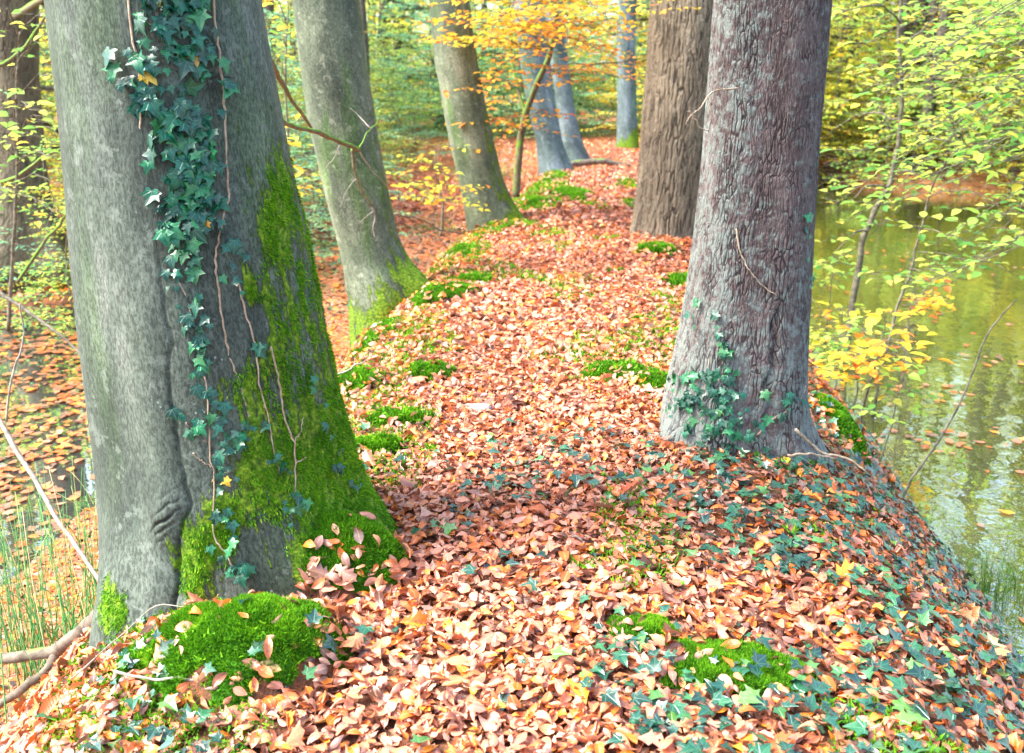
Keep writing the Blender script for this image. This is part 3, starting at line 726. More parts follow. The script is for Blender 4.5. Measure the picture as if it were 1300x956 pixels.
# ---- a mossy bough with bare twigs reaching out in front of the second beech
def pix_path(pts, n=None):
    P = np.array([atY(u, v, Y) for (u, v, Y) in pts])
    if n is None: n = len(P) * 5
    t = np.linspace(0, 1, len(P)); q = np.linspace(0, 1, n)
    out = np.stack([np.interp(q, t, P[:, i]) for i in range(3)], -1)
    k = np.array([.25, .5, .25])
    for i in range(3):
        e = np.concatenate([[out[0, i]], out[:, i], [out[-1, i]]]); s_ = np.convolve(e, k, 'valid'); s_[0] = out[0, i]; s_[-1] = out[-1, i]; out[:, i] = s_
    return out
def wig(P, a):
    n = len(P); w = np.cumsum(rs.randn(n, 3), 0) * a; w -= np.linspace(0, 1, n)[:, None] * w[-1]; w -= w[0] * (1 - np.linspace(0, 1, n))[:, None]; return P + w
def bough(name, paths, parent, mats):
    g = Geo()
    for (pts, ra, rb, slot) in paths:
        P = wig(pix_path(pts), .0025); g.tube(P, np.linspace(ra, rb, len(P)), 7, slot, rnd=.3)
    return link(name, g.mesh(name, mats), parent)
bough('bough', [
 ([(330, 60, 3.25), (352, 95, 4.3), (368, 125, 5), (395, 162, 5.6)], .014, .008, 0),
 ([(352, 148, 4.4), (372, 163, 5.0), (400, 170, 5.4), (425, 178, 5.7), (455, 190, 6.0)], .011, .015, 0),
 ([(448, 188, 6.0), (452, 215, 6.05), (460, 240, 6.1), (472, 262, 6.15)], .011, .007, 0),
 ([(472, 262, 6.15), (478, 275, 6.2), (473, 290, 6.2), (476, 302, 6.2)], .006, .003, 1),
 ([(455, 190, 6.0), (463, 203, 6.1), (478, 222, 6.2), (492, 236, 6.3)], .005, .002, 1),
 ([(456, 188, 6.0), (468, 168, 6.1), (480, 156, 6.2), (484, 140, 6.2)], .005, .002, 0),
 ([(470, 163, 6.1), (458, 150, 6.2), (445, 137, 6.2)], .004, .002, 1),
 ([(474, 268, 6.15), (462, 276, 6.1), (455, 284, 6.1)], .003, .0015, 1),
 ([(455, 225, 6.1), (440, 245, 6.1), (432, 262, 6.1)], .003, .0015, 1),
 ([(432, 185, 5.8), (420, 205, 5.8), (408, 218, 5.8)], .003, .0015, 1)], r2, [M_TWIGMOSS, M_TWIGPALE])
bough('twig', [
 ([(938, 112, 3.9), (905, 118, 3.85), (893, 140, 3.8), (878, 150, 3.75), (871, 158, 3.75)], .004, .002, 0),
 ([(882, 148, 3.78), (877, 142, 3.78), (872, 141, 3.75)], .003, .0015, 0),
 ([(880, 148, 3.78), (888, 160, 3.8), (900, 168, 3.85)], .003, .002, 0)], r7, [M_VINE])

# ============================================================ ivy
def vine(tr, pts, r, g, off=.006):
    P = []
    for u, v in pts:
        P.append(tr.surf(u, v, off)[0])
    P = np.array(P); t = np.linspace(0, 1, len(P)); q = np.linspace(0, 1, len(P) * 5)
    P = np.stack([np.interp(q, t, P[:, i]) for i in range(3)], -1); w = rs.randn(len(P), 3) * .0018
    g.tube(P + w, np.linspace(r, r * .6, len(P)), 6, 0, rnd=.3)
def ivy_leaves(tr, pts, size, g, slot, colfn=None, off=(.012, .035), tilt=.48):
    n = len(pts); P = np.zeros((n, 3)); N = np.zeros((n, 3)); D = np.zeros((n, 3))
    for i, (u, v) in enumerate(pts):
        p, nn, th, z = tr.surf(u, v, rs.uniform(*off)); P[i] = p; N[i] = nn
        a = -PI / 2 + .55 * rs.randn(); tang = np.array([-math.sin(th), math.cos(th), 0]) * math.cos(a) + np.array([0, 0, 1.]) * math.sin(a)
        D[i] = tang + nn * .35 * rs.rand()
    N = unit(N + tilt * rs.randn(n, 3) + np.array([0, -.1, .45]))
    sz = size * (.42 + .80 * rs.rand(n) ** 1.3)
    P = P - unit(D) * (sz * .4)[:, None]
    col = rs.rand(n) * .93 if colfn is None else colfn(n)
    g.leaves(T_IVY, P, D, N, sz, col, slot=slot, curl=-.9 * rs.rand(n), fold=-.15 + .5 * rs.rand(n), twist=.5 * rs.randn(n), crinkle=.05)
iv = empty('climbing_ivy', (float(tb.xc(0)), 2.5, 0), 'glossy dark ivy column climbing the massive grey beech trunk', 'ivy')
g = Geo()
vine(tb, [(268, -40), (270, 20), (277, 60), (281, 100), (284, 150), (286, 200), (290, 250), (279, 290), (272, 330), (277, 370), (281, 400), (290, 450), (303, 480), (312, 520), (322, 560), (332, 590), (338, 600)], .0040, g)
link('stem', g.mesh('ivy_stem', [M_VINE]), iv)
g = Geo()
vine(tb, [(160, -30), (168, 40), (176, 90), (180, 140), (178, 190), (183, 230), (215, 330), (238, 380), (252, 430), (262, 490), (266, 560), (272, 620), (271, 680), (286, 700), (300, 730)], .0036, g)
vine(tb, [(236, 535), (250, 550), (263, 562)], .002, g); vine(tb, [(246, 575), (258, 585), (269, 592)], .002, g); vine(tb, [(267, 580), (280, 572), (290, 570)], .002, g)
vine(tb, [(270, 610), (280, 600), (292, 598)], .002, g)
link('stem', g.mesh('ivy_stem', [M_VINE]), iv)
g = Geo()
vine(tb, [(300, 350), (312, 400), (324, 440), (328, 490), (340, 530), (348, 580), (356, 610), (372, 640), (375, 690)], .0030, g)
link('stem', g.mesh('ivy_stem', [M_VINE]), iv)
g = Geo()
vine(tb, [(342, 440), (352, 480), (360, 530), (372, 560), (374, 610), (371, 650), (376, 690)], .0032, g)
vine(tb, [(372, 560), (380, 548), (383, 530)], .002, g); vine(tb, [(373, 588), (380, 584), (386, 580)], .002, g)
link('stem', g.mesh('ivy_stem', [M_VINE]), iv)
def gauss_pts(spec):
    o = []
    for (cu, cv, su, sv, n) in spec:
        for _ in range(n): o.append((cu + su * rs.uniform(-1, 1), cv + sv * rs.uniform(-1, 1)))
    return o
body = [(-60, 150, 290), (0, 175, 270), (30, 150, 272), (70, 135, 292), (105, 132, 300), (140, 158, 290), (180, 168, 285), (230, 175, 280), (275, 195, 285), (300, 200, 268), (340, 205, 258), (380, 212, 268), (410, 228, 268), (440, 235, 270), (470, 235, 262)]
def body_pts(n, v0, v1, p=1):
    o = []
    vs = [b[0] for b in body]; l = [b[1] for b in body]; r = [b[2] for b in body]
    while len(o) < n:
        v = rs.uniform(v0, v1); a = np.interp(v, vs, l); b = np.interp(v, vs, r)
        t = rs.beta(2.3, 1.9); o.append((a + (b - a) * t, v))
    return o
g = Geo()
def ccol(n):
    c = rs.rand(n) * .90; k = rs.rand(n) < .025; c[k] = .955 + .04 * rs.rand(k.sum()); return c
ivy_leaves(tb, body_pts(300, -60, 300), .050, g, 0, ccol)
ivy_leaves(tb, body_pts(50, 300, 475), .042, g, 0, ccol)
ivy_leaves(tb, gauss_pts([(262, 510, 12, 40, 10), (232, 540, 14, 20, 6), (282, 570, 10, 60, 14), (296, 560, 12, 16, 9), (318, 550, 22, 16, 10), (330, 440, 8, 8, 4), (295, 330, 14, 50, 9), (282, 690, 16, 45, 14), (305, 725, 14, 10, 5), (372, 650, 16, 24, 10), (350, 590, 14, 14, 7), (290, 600, 10, 8, 5)]), .038, g, 0, ccol)
ivy_leaves(tb, gauss_pts([(398, 500, 6, 30, 4), (408, 545, 8, 20, 4), (425, 590, 8, 20, 5), (440, 625, 10, 14, 4)]), .034, g, 0, ccol)
link('leaves', g.mesh('ivy_leaves', [M_IVYC]), iv)

iv2 = empty('climbing_ivy', (float(to1.xc(0)), 3.8, 0), 'small dark ivy creeping round the foot of the front furrowed trunk', 'ivy')
g = Geo()
vine(to1, [(905, 395), (903, 440), (898, 480), (890, 520), (894, 545)], .004, g); vine(to1, [(904, 410), (920, 402), (930, 398)], .002, g)
link('stem', g.mesh('ivy_stem', [M_VINE]), iv2)
for pts_, r_ in (([(935, 290), (940, 320), (950, 340), (965, 360), (985, 375)], .0035), ([(890, 150), (900, 120), (930, 100)], .002), ([(960, 552), (975, 535), (995, 522), (1015, 505), (1022, 490)], .004)):
    g = Geo(); vine(to1, pts_, r_, g); link('stem', g.mesh('ivy_stem', [M_VINE]), iv2)
g = Geo()
ivy_leaves(to1, gauss_pts([(890, 500, 40, 28, 60), (925, 480, 14, 40, 18), (915, 420, 8, 30, 8), (945, 520, 30, 20, 22), (1000, 515, 14, 20, 10), (1022, 320, 3, 50, 9), (870, 490, 14, 22, 16), (915, 545, 50, 12, 30), (885, 400, 6, 20, 5)]), .042, g, 0)
link('leaves', g.mesh('ivy_leaves', [M_IVYC]), iv2)

# ============================================================ moss cushions
for (cx, cy, a, b, h, ro), (u, v, *_r, lab) in zip(CUSH, CUSHSPEC):
    n = 46; t = np.linspace(-1, 1, n); p, q = np.meshgrid(t, t); rr = np.hypot(p, q); th_ = np.arctan2(q, p)
    edge = .95 * (1 + .55 * (fbm(np.cos(th_) * 2.1 + cx * 5, np.sin(th_) * 2.1 + cy * 3, 0, 61, 4) - .55) * 2)
    k = np.maximum(np.abs(p), np.abs(q)) / np.maximum(rr, 1e-6); p = p * k * edge; q = q * k * edge
    x = cx + a * p * math.cos(ro) - b * q * math.sin(ro); y = cy + a * p * math.sin(ro) + b * q * math.cos(ro)
    d = np.clip(np.hypot(p, q) / np.maximum(edge, .1), 0, 1)
    lump = .032 * (fbm(x * 24, y * 24, 0, 63, 4) - .4)
    z = ground(x, y) + (.012 + lump) * np.clip((1 - d) * 6, -.6, 1) - .02 * (d > .97)
    V = np.stack([x, y, z], -1).reshape(-1, 3); i = np.arange(n - 1)[:, None] * n; j = np.arange(n - 1)[None]
    Q = np.stack([i + j, i + j + 1, i + n + j + 1, i + n + j], -1).reshape(-1, 4)
    o = empty('moss_cushion', (cx, cy, float(base_ground(cx, cy))), lab, 'moss', 'moss cushions along the dam')
    link('bed', mesh_from('moss_bed', V, [Q], M_MOSSBED), o)
    N = gnormal(V[:, 0], V[:, 1]); w = (d.ravel() < .97).astype(float)
    near = cy < 3.4; area = a * b * PI
    cnt = int(min(45000, area * (420000 if near else 90000 if cy < 7 else 30000)))
    gg = Geo(); L = .011 if near else .016 if cy < 7 else .03
    # sample continuous positions on the bed
    idx = rs.choice(len(V), cnt, p=w / w.sum()); jit = (rs.rand(cnt, 2) - .5) * np.array([a, b]) * 2 / n * 1.6
    PV = V[idx].copy(); PV[:, 0] += jit[:, 0]; PV[:, 1] += jit[:, 1]
    nn = unit(N[idx] + .7 * rs.randn(cnt, 3)); sd = unit(np.cross(nn, rs.randn(cnt, 3)))
    LL = L * (.4 + rs.rand(cnt)) * (.5 + 1.1 * fbm(PV[:, 0] * 30, PV[:, 1] * 30, 0, 65, 2)); W = (.0042 if near else .009 if cy < 7 else .018)
    VV = np.stack([PV - sd * W / 2, PV + sd * W / 2, PV + nn * LL[:, None] + [0, 0, .003]], 1).reshape(-1, 3)
    c = np.repeat(rs.rand(cnt) * .6, 3); c[2::3] += .3
    gg.add(VV, None, np.arange(cnt * 3).reshape(-1, 3), 0, np.stack([c * 0, c * 0, c], -1))
    link('shoots', gg.mesh('moss_shoots', [M_MOSS], False), o)

# ============================================================ fallen leaves
def in_trunk(x, y, z, pad=.0):
    m = np.zeros(len(x), bool)
    for t in TRUNKS: m |= t.inside(x, y, z, pad)
    return m
def mossy(x, y, scale=1.0):
    m = np.zeros(len(x))
    for (cx, cy, a, b, h, ro) in CUSH:
        dx = x - cx; dy = y - cy; p = (dx * math.cos(ro) + dy * math.sin(ro)) / a; q = (-dx * math.sin(ro) + dy * math.cos(ro)) / b
        m = np.maximum(m, sstep(1.05, .55, np.hypot(p, q) + .5 * (fbm(x * 8, y * 8, 0, 64, 3) - .5)))
    return m
def ivyness(x, y):
    u, v, d = project(np.stack([x, y, base_ground(x, y)], -1))
    n = fbm(x * 2.6, y * 2.6, 0, 91, 4); n2 = fbm(x * 9, y * 9, 0, 92, 2)
    r = np.clip((x - .15) / .75, 0, 1) * sstep(4.6, 3.6, y) * sstep(.36, .58, n + .25 * np.clip((x - .5), 0, 1))
    r = np.maximum(r, sstep(.9, 1.5, x - _rx(y) + 1.2) * sstep(7.0, 5.0, y) * sstep(.34, .52, n + .05))
    r = np.maximum(r, .75 * np.exp(-((x + .33) / .22) ** 2 - ((y - 2.9) / .7) ** 2) * sstep(.42, .56, n))
    r = np.maximum(r, .55 * sstep(.55, .68, n) * sstep(4.5, 3.3, y))
    return r * (.55 + .8 * (n2 - .2))
def frustum(x, y, z, mu=260, mv=180):
    u, v, d = project(np.stack([x, y, z], -1)); return (u > -mu) & (u < 1300 + mu) & (v < 956 + mv) & (v > -50)
def scatter(n, x0, x1, y0, y1, size, T, hz=.03, tiltS=.33, slotcol=None, floor=None, dens=None, crink=.0, thin_moss=.74, curlS=1.0, dry=True):
    x = rs.uniform(x0, x1, n); y = rs.uniform(y0, y1, n); z = ground(x, y)
    k = frustum(x, y, z) & ~in_trunk(x, y, z, .004)
    k &= rs.rand(n) > thin_moss * mossy(x, y)
    if dry: k &= (z > WATER_R + .01) | (x < (_lx(y) + _rx(y)) / 2)
    if dens is not None: k &= rs.rand(n) < dens(x, y, z)
    x, y, z = x[k], y[k], z[k]; n = len(x)
    N = gnormal(x, y)
    wl = np.where(x < (_lx(y) + _rx(y)) / 2, WATER_L, WATER_R)
    fl = z < wl + .012; z = np.where(fl, wl + .006, z); N[fl] = (0, 0, 1)
    a = rs.rand(n) * 2 * PI; D = np.stack([np.cos(a), np.sin(a), np.zeros(n)], -1); D = unit(D - N * (D * N).sum(1, keepdims=True))
    tl = tiltS * np.where(fl, .12, 1.0); N2 = unit(N + tl[:, None] * rs.randn(n, 3)); D = D + (tl * .7)[:, None] * rs.randn(n, 1) * N
    flip = rs.rand(n) < .5; N2[flip] *= -1
    sz = size * (.6 + .75 * rs.rand(n)); P = np.stack([x, y, z], -1) + N * (hz * rs.rand(n) ** 1.3 * np.where(fl, .05, 1))[:, None] + N * .006
    P = P - unit(D) * (sz * .5)[:, None]
    # fresh orange leaves off the tread, worn pale ones on it
    xc = (_lx(y) + _rx(y)) / 2; off = np.abs(x - xc) / ((_rx(y) - _lx(y)) / 2)
    c = np.where(rs.rand(n) < .36 + .30 * sstep(.4, 1.1, off), rs.uniform(.61, .93, n), rs.uniform(.02, .58, n)); k2 = rs.rand(n) < .012; c[k2] = .98
    tread = (off < .45) & (c < .58) & (rs.rand(n) < .5); c[tread] = rs.uniform(.42, .60, tread.sum())
    cu = curlS * rs.randn(n) * 1.0 * np.where(fl, .3, 1); fo = curlS * np.abs(rs.randn(n)) * .80 * np.where(fl, .3, 1)
    return leaf_mesh(T, P, D, N2, sz, c, curl=cu, fold=fo, twist=curlS * .7 * rs.randn(n), crinkle=crink)
no_ivy = lambda s: (lambda x, y, z: 1 - s * np.clip(ivyness(x, y), 0, 1))
g = Geo()
for args in (dict(n=72000, x0=-2.4, x1=3.2, y0=1.3, y1=5.2, size=.045, T=T_BEECH, crink=.10, hz=.032, tiltS=.34, curlS=.85, thin_moss=.82, dens=no_ivy(.72)),
             dict(n=420, x0=-1.6, x1=2.6, y0=1.5, y1=5.0, size=.088, T=T_OAK, crink=.06, hz=.045, dens=no_ivy(.6)),
             dict(n=52000, x0=-2.2, x1=3.6, y0=5.0, y1=10.0, size=.056, tiltS=.38, curlS=1.0, T=T_BEECH_MID, hz=.04, dens=no_ivy(.5)),
             dict(n=46000, x0=-2.5, x1=5, y0=10, y1=26, size=.072, tiltS=.4, T=T_BEECH_MID, hz=.05)):
    V_, Q_, T_, A_ = scatter(**args); g.add(V_, Q_, T_, 0, A_)
tag(link('fallen_leaves', g.mesh('fallen_leaves', [M_LITTER])), 'dense carpet of pinkish brown and orange beech leaves over the path and banks', 'fallen leaves', kind='stuff')
g = Geo()
PW = atZ(108, 620, WATER_L)
ld = lambda x, y, z: (1 - .88 * np.exp(-(((x - PW[0]) / .42) ** 2 + ((y - PW[1]) / 1.0) ** 2) ** 2) * (fbm(x * 3, y * 3, 0, 58, 3) < .62)) * np.where(z > WATER_L, .9, .60) * sstep(.26, .50, fbm(x * 1.1, y * 1.1, 0, 55, 4) + .08 * (y > 6))
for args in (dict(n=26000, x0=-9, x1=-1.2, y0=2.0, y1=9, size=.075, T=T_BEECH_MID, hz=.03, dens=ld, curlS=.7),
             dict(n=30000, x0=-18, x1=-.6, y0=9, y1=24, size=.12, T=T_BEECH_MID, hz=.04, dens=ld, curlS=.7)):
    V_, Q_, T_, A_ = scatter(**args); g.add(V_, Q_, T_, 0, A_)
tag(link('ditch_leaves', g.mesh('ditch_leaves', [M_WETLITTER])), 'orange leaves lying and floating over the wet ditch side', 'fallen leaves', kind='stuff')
g = Geo()
raft = lambda x, y, z: (z < WATER_R - .0) * (.02 + .98 * np.clip(sstep(.63, .67, fbm(x * .9, y * 2.6, 0, 57, 3)) * sstep(16, 4, y) , 0, 1)) * .9
V_, Q_, T_, A_ = scatter(n=8000, x0=2.0, x1=9, y0=2.5, y1=16, size=.07, T=T_BEECH_MID, hz=.01, dens=raft, curlS=.5, dry=False); g.add(V_, Q_, T_, 0, A_)
tag(link('pond_leaves', g.mesh('pond_leaves', [M_LITTER])), 'loose rafts of fallen leaves floating on the pond near the bank', 'fallen leaves', kind='stuff')

# thin moss creeping through the leaves along both rims
n = 420000; x = rs.uniform(-1.6, 3.6, n); y = 1.5 + 15 * rs.rand(n) ** 1.6
fm = fbm(x * 2.4, y * 1.6, 0, 71, 4) + .22 * (fbm(x * 14, y * 14, 0, 72, 3) - .5)
rim = np.exp(-((x - _lx(y) - .12) / .34) ** 2) * (.28 + .10 * sstep(3.4, 4.5, y)) + np.exp(-((x - _rx(y) + .25) / .35) ** 2) * .09 - .06
k = (fm + rim > .655) & (fbm(x * 40, y * 40, 0, 73, 2) > .36); x, y = x[k], y[k]; z = ground(x, y); k = frustum(x, y, z) & ~in_trunk(x, y, z, 0); x, y, z = x[k], y[k], z[k]; n = len(x)
N = gnormal(x, y); nn = unit(N + .8 * rs.randn(n, 3)); sd = unit(np.cross(nn, rs.randn(n, 3))); sc2 = (.8 + .22 * y)[:, None]
P = np.stack([x, y, z + .018 + .018 * rs.rand(n)], -1); VV = np.stack([P - sd * .0028 * sc2, P + sd * .0028 * sc2, P + nn * .012 * sc2 * (.5 + rs.rand(n, 1))], 1).reshape(-1, 3)
c = np.repeat(rs.rand(n) * .6 + .1, 3); c[2::3] += .3
g = Geo(); g.add(VV, None, np.arange(n * 3).reshape(-1, 3), 0, np.stack([c * 0, c * 0, c], -1))
tag(link('ground_moss', g.mesh('ground_moss', [M_MOSS], False)), 'thin ragged moss creeping between the leaves along the path edges', 'moss', kind='stuff')
print('ground moss shoots', n)

# ground ivy
def ivy_ground(n, x0, x1, y0, y1, size, dens):
    x = rs.uniform(x0, x1, n); y = rs.uniform(y0, y1, n); z = ground(x, y)
    k = frustum(x, y, z) & ~in_trunk(x, y, z, .0) & (rs.rand(n) < dens(x, y)) & (rs.rand(n) > .5 * mossy(x, y)) & (z > WATER_R)
    x, y, z = x[k], y[k], z[k]; n = len(x); N = gnormal(x, y)
    a = rs.rand(n) * 2 * PI; D = np.stack([np.cos(a), np.sin(a), np.zeros(n)], -1); D = unit(D - N * (D * N).sum(1, keepdims=True)) + .25 * rs.randn(n, 3)
    N2 = unit(N + .30 * rs.randn(n, 3) + [0, -.1, .3]); sz = size * (.55 + .8 * rs.rand(n))
    P = np.stack([x, y, z], -1) + N * (.012 + .045 * rs.rand(n)[:, None]) - unit(D) * (sz * .4)[:, None]
    return leaf_mesh(T_IVY, P, D, N2, sz, rs.rand(n) ** 1.3, curl=-.5 * rs.rand(n), fold=.1 + .3 * rs.rand(n), twist=.3 * rs.randn(n))
g = Geo()
V_, Q_, T_, A_ = ivy_ground(34000, -1.2, 3.2, 1.4, 7.0, .040, lambda x, y: np.clip(ivyness(x, y) * .66, 0, 1)); g.add(V_, Q_, T_, 0, A_)
tag(link('ground_ivy', g.mesh('ground_ivy', [M_IVYG])), 'blue-green ivy creeping through the leaves on the pond side of the dam', 'ivy', kind='stuff')

# ============================================================ woods: young beeches near, tall ones far
def make_proto(name, seed, mats, **kw):
    rng = np.random.RandomState(seed); G, C = spray_tree(rng, (0, 0, 0), **kw)
    e = empty(name, (0, 0, 0)); link('trunk', G.mesh('stem', [mats[0]]), e); link('crown', C.mesh('sprays', [mats[0], mats[1]]), e)
    return e
def place(proto, x, y, z, rot, s, label, cat, group, first=[set()]):
    if proto.name in first[0]: o = copy_tree(proto)
    else: o = proto; first[0].add(proto.name)
    o.location = (x, y, z); o.rotation_euler = (0, 0, rot); o.scale = (s, s, s); tag(o, label, cat, group); return o
bark = M_DARKBARK
tall = []
for i, (m, sd) in enumerate(((M_GREEN, 201), (M_YELLOW, 202), (M_TEAL, 203), (M_YELLOW, 204), (M_GREEN, 205))):
    tall.append(make_proto('woodland_tree', sd, (bark, m), height=14, r0=.17, nbr=44, blen=3.8, zfrom=.08, leafsize=.17, step=.13, up=.12, twl=.5, subevery=.36, droop=.3, bend=.12))
young = []
for i, (m, sd) in enumerate(((M_GREEN, 301), (M_YELLOW, 302), (M_TEAL, 303), (M_YELLOW, 304), (M_TEAL, 305), (M_GREEN, 306))):
    young.append(make_proto('young_beech', sd, (M_TWIG, m), height=4.4, r0=.032, nbr=34, blen=3.0, zfrom=.04, leafsize=.10, step=.07, up=.10, twl=.5, subevery=.17, droop=.3, bend=.3))

slim = [make_proto('slim_tree', 501 + i, (bark, m), height=16, r0=.20, nbr=16, blen=3.0, zfrom=.22, leafsize=.17, step=.13, up=.2, twl=.5, subevery=.4, droop=.3, bend=.06, tsides=9) for i, m in enumerate((M_YELLOW, M_GREEN))]
rw = random.Random(5)
def pick(n, fy, fx, ok, dmin, taken):
    out = []
    for _ in range(6000):
        if len(out) >= n: break
        y = rw.uniform(*fy); x = rw.uniform(fx[0] * y + fx[2], fx[1] * y + fx[3])
        if ok(x, y) and all((x - a) ** 2 + (y - b) ** 2 > dmin * dmin for a, b in taken): taken.append((x, y)); out.append((x, y))
    return out
shore_y = lambda x: 21.5 + 1.2 * math.sin(x * .35) + .8 * math.sin(x * 1.1)
def ok_tall(x, y):
    if x < 4.5: return (y > 27 and not 1 < x < 3.8) or (x < -6.5 and y > 15)
    return y > shore_y(x) + 2
tt_ = []
for x, y in pick(18, (26, 33), (.16, .62, 0, 1), ok_tall, 2.1, tt_) + pick(60, (15, 46), (-.62, .62, 0, 0), ok_tall, 3.2, tt_):
    if x > 5: lab = ('tall leafy tree on the far shore of the pond', 'woodland trees beyond the pond'); k = rw.choice([1, 3, 1, 0, 3, 4])
    elif x < -2: lab = ('tall thin tree in the wood beyond the ditch', 'woodland trees beyond the ditch'); k = rw.choice([0, 2, 4, 1, 1, 3])
    else: lab = ('tall thin tree in the wood past the end of the path', 'woodland trees past the end of the path'); k = rw.choice([2, 0, 2, 4, 3])
    place(tall[k], x, y, float(ground(x, y)) - .1, rw.uniform(0, 6.28), rw.uniform(.8, 1.15) * (1.15 if x > 5 else 1), lab[0], 'tree', lab[1])
for x, y in pick(13, (23.2, 29), (.14, .58, 0, 1), lambda x, y: x > 4.5 and y > shore_y(x) + .8, 1.4, []):
    place(slim[rw.choice([0, 1])], x, y, float(ground(x, y)) - .1, rw.uniform(0, 6.28), rw.uniform(.75, 1.2), 'slim dark trunk standing on the far shore and mirrored in the pond', 'tree', 'slim trunks beyond the pond')
for x, y in pick(11, (17, 30), (-.56, .05, 0, 0), lambda x, y: x < -3 or y > 25, 2.0, []):
    place(slim[rw.choice([0, 1])], x, y, float(ground(x, y)) - .1, rw.uniform(0, 6.28), rw.uniform(.5, .95), 'slim dark trunk in the green wood beyond the ditch', 'tree', 'slim trunks beyond the ditch')
tk = []
L1 = pick(50, (8.5, 27), (-.58, -.10, -.6, 0), lambda x, y: x < -2.6 and (x < -3.4 or y > 10) and not (abs(x / y + .5) < .045 and y < 12.5), 1.3, tk)
for x, y in L1:
    place(young[rw.choice([0, 4, 2, 3, 5, 1])], x, y, float(ground(x, y)) - .05, rw.uniform(0, 6.28), rw.uniform(.45, .95) if y > 12 else rw.uniform(.35, .6), 'young beech with flat leafy sprays growing across the ditch', 'tree', 'young beeches across the ditch')
L2 = pick(38, (25, 33), (0, 0, -6, 5), lambda x, y: not (1.3 < x < 3.2 and y < 28), 1.2, tk)
for x, y in L2:
    place(young[rw.choice([4, 0, 3, 5, 0, 2])], x, y, float(ground(x, y)) - .05, rw.uniform(0, 6.28), rw.uniform(.6, 1.0), 'young beech standing past the end of the path', 'tree', 'young beeches past the end of the path')
L3 = pick(66, (21, 32), (0, .60, 4.0, 1), lambda x, y: y > shore_y(x) + .9, 1.15, tk)
for x, y in L3:
    place(young[rw.choice([1, 3, 0, 3, 5, 1])], x, y, float(ground(x, y)) - .05, rw.uniform(0, 6.28), rw.uniform(.6, 1.15), 'young yellow-green beech on the far shore of the pond', 'tree', 'young beeches on the far shore')
# purplish bushes low on the far shore
bush = make_proto('shore_bush', 401, (M_TWIG, M_PURPLE), height=1.1, r0=.03, nbr=22, blen=1.5, zfrom=.02, leafsize=.10, step=.05, up=.45, twl=.55, subevery=.10, droop=.5, bend=.3, flat=.8)
for i in range(14):
    x = 8.0 + i * .75 + rw.uniform(-.3, .3)
    if i < 4: x = 5.2 + i * .8
    y = shore_y(x) + .7 + rw.uniform(-.2, .6)
    place(bush, x, y, float(ground(x, y)) - .05, rw.uniform(0, 6.28), rw.uniform(.7, 1.15), 'low dark purplish bush at the water line of the far shore', 'bush', 'bushes at the far water line')

# drop any kind of tree that was never planted
for pr in tall + young + slim + [bush]:
    if not pr.get('label'):
        for ch in list(pr.children): bpy.data.objects.remove(ch)
        bpy.data.objects.remove(pr)

# the wood behind them all reads as one mass
g = Geo(); rng = np.random.RandomState(9)
n = 190000; y = 44 + 26 * rng.rand(n); x = (rng.rand(n) * 2 - 1) * .72 * y; zt = rng.rand(n) ** 1.5 * 18
d = fbm(x * .35, y * .35, zt * .45, 33, 3); k = d > .40 + .014 * zt; x, y, zt = x[k], y[k], zt[k]; n = len(x)
a = rng.rand(n) * 2 * PI
g.leaves(T_SIMPLE, np.stack([x, y, zt + ground(x, y)], -1), np.stack([np.cos(a), np.sin(a), -.2 + .3 * rng.randn(n)], -1), np.stack([.5 * rng.randn(n), .5 * rng.randn(n) - .3, np.ones(n)], -1), .34 * (.6 + .8 * rng.rand(n)), np.clip(.6 + .25 * rng.randn(n) + 1.2 * (fbm(x * .12, y * .12, zt * .1, 35, 2) - .5), 0, 1), slot=0, fold=.3)
for k in range(70):
    yy = rng.uniform(44, 68); xx = rng.uniform(-.7, .7) * yy; h = rng.uniform(12, 20); z0 = float(ground(xx, yy)) - .2
    g.tube([(xx, yy, z0), (xx + rng.randn() * .3, yy, z0 + h * .5), (xx + rng.randn() * .6, yy, z0 + h)], [.26, .2, .08], 7, 1)
tag(link('woodland', g.mesh('woodland', [M_GREEN, M_DARKBARK])), 'hazy yellow-green mass of far woodland', 'wood', kind='stuff')

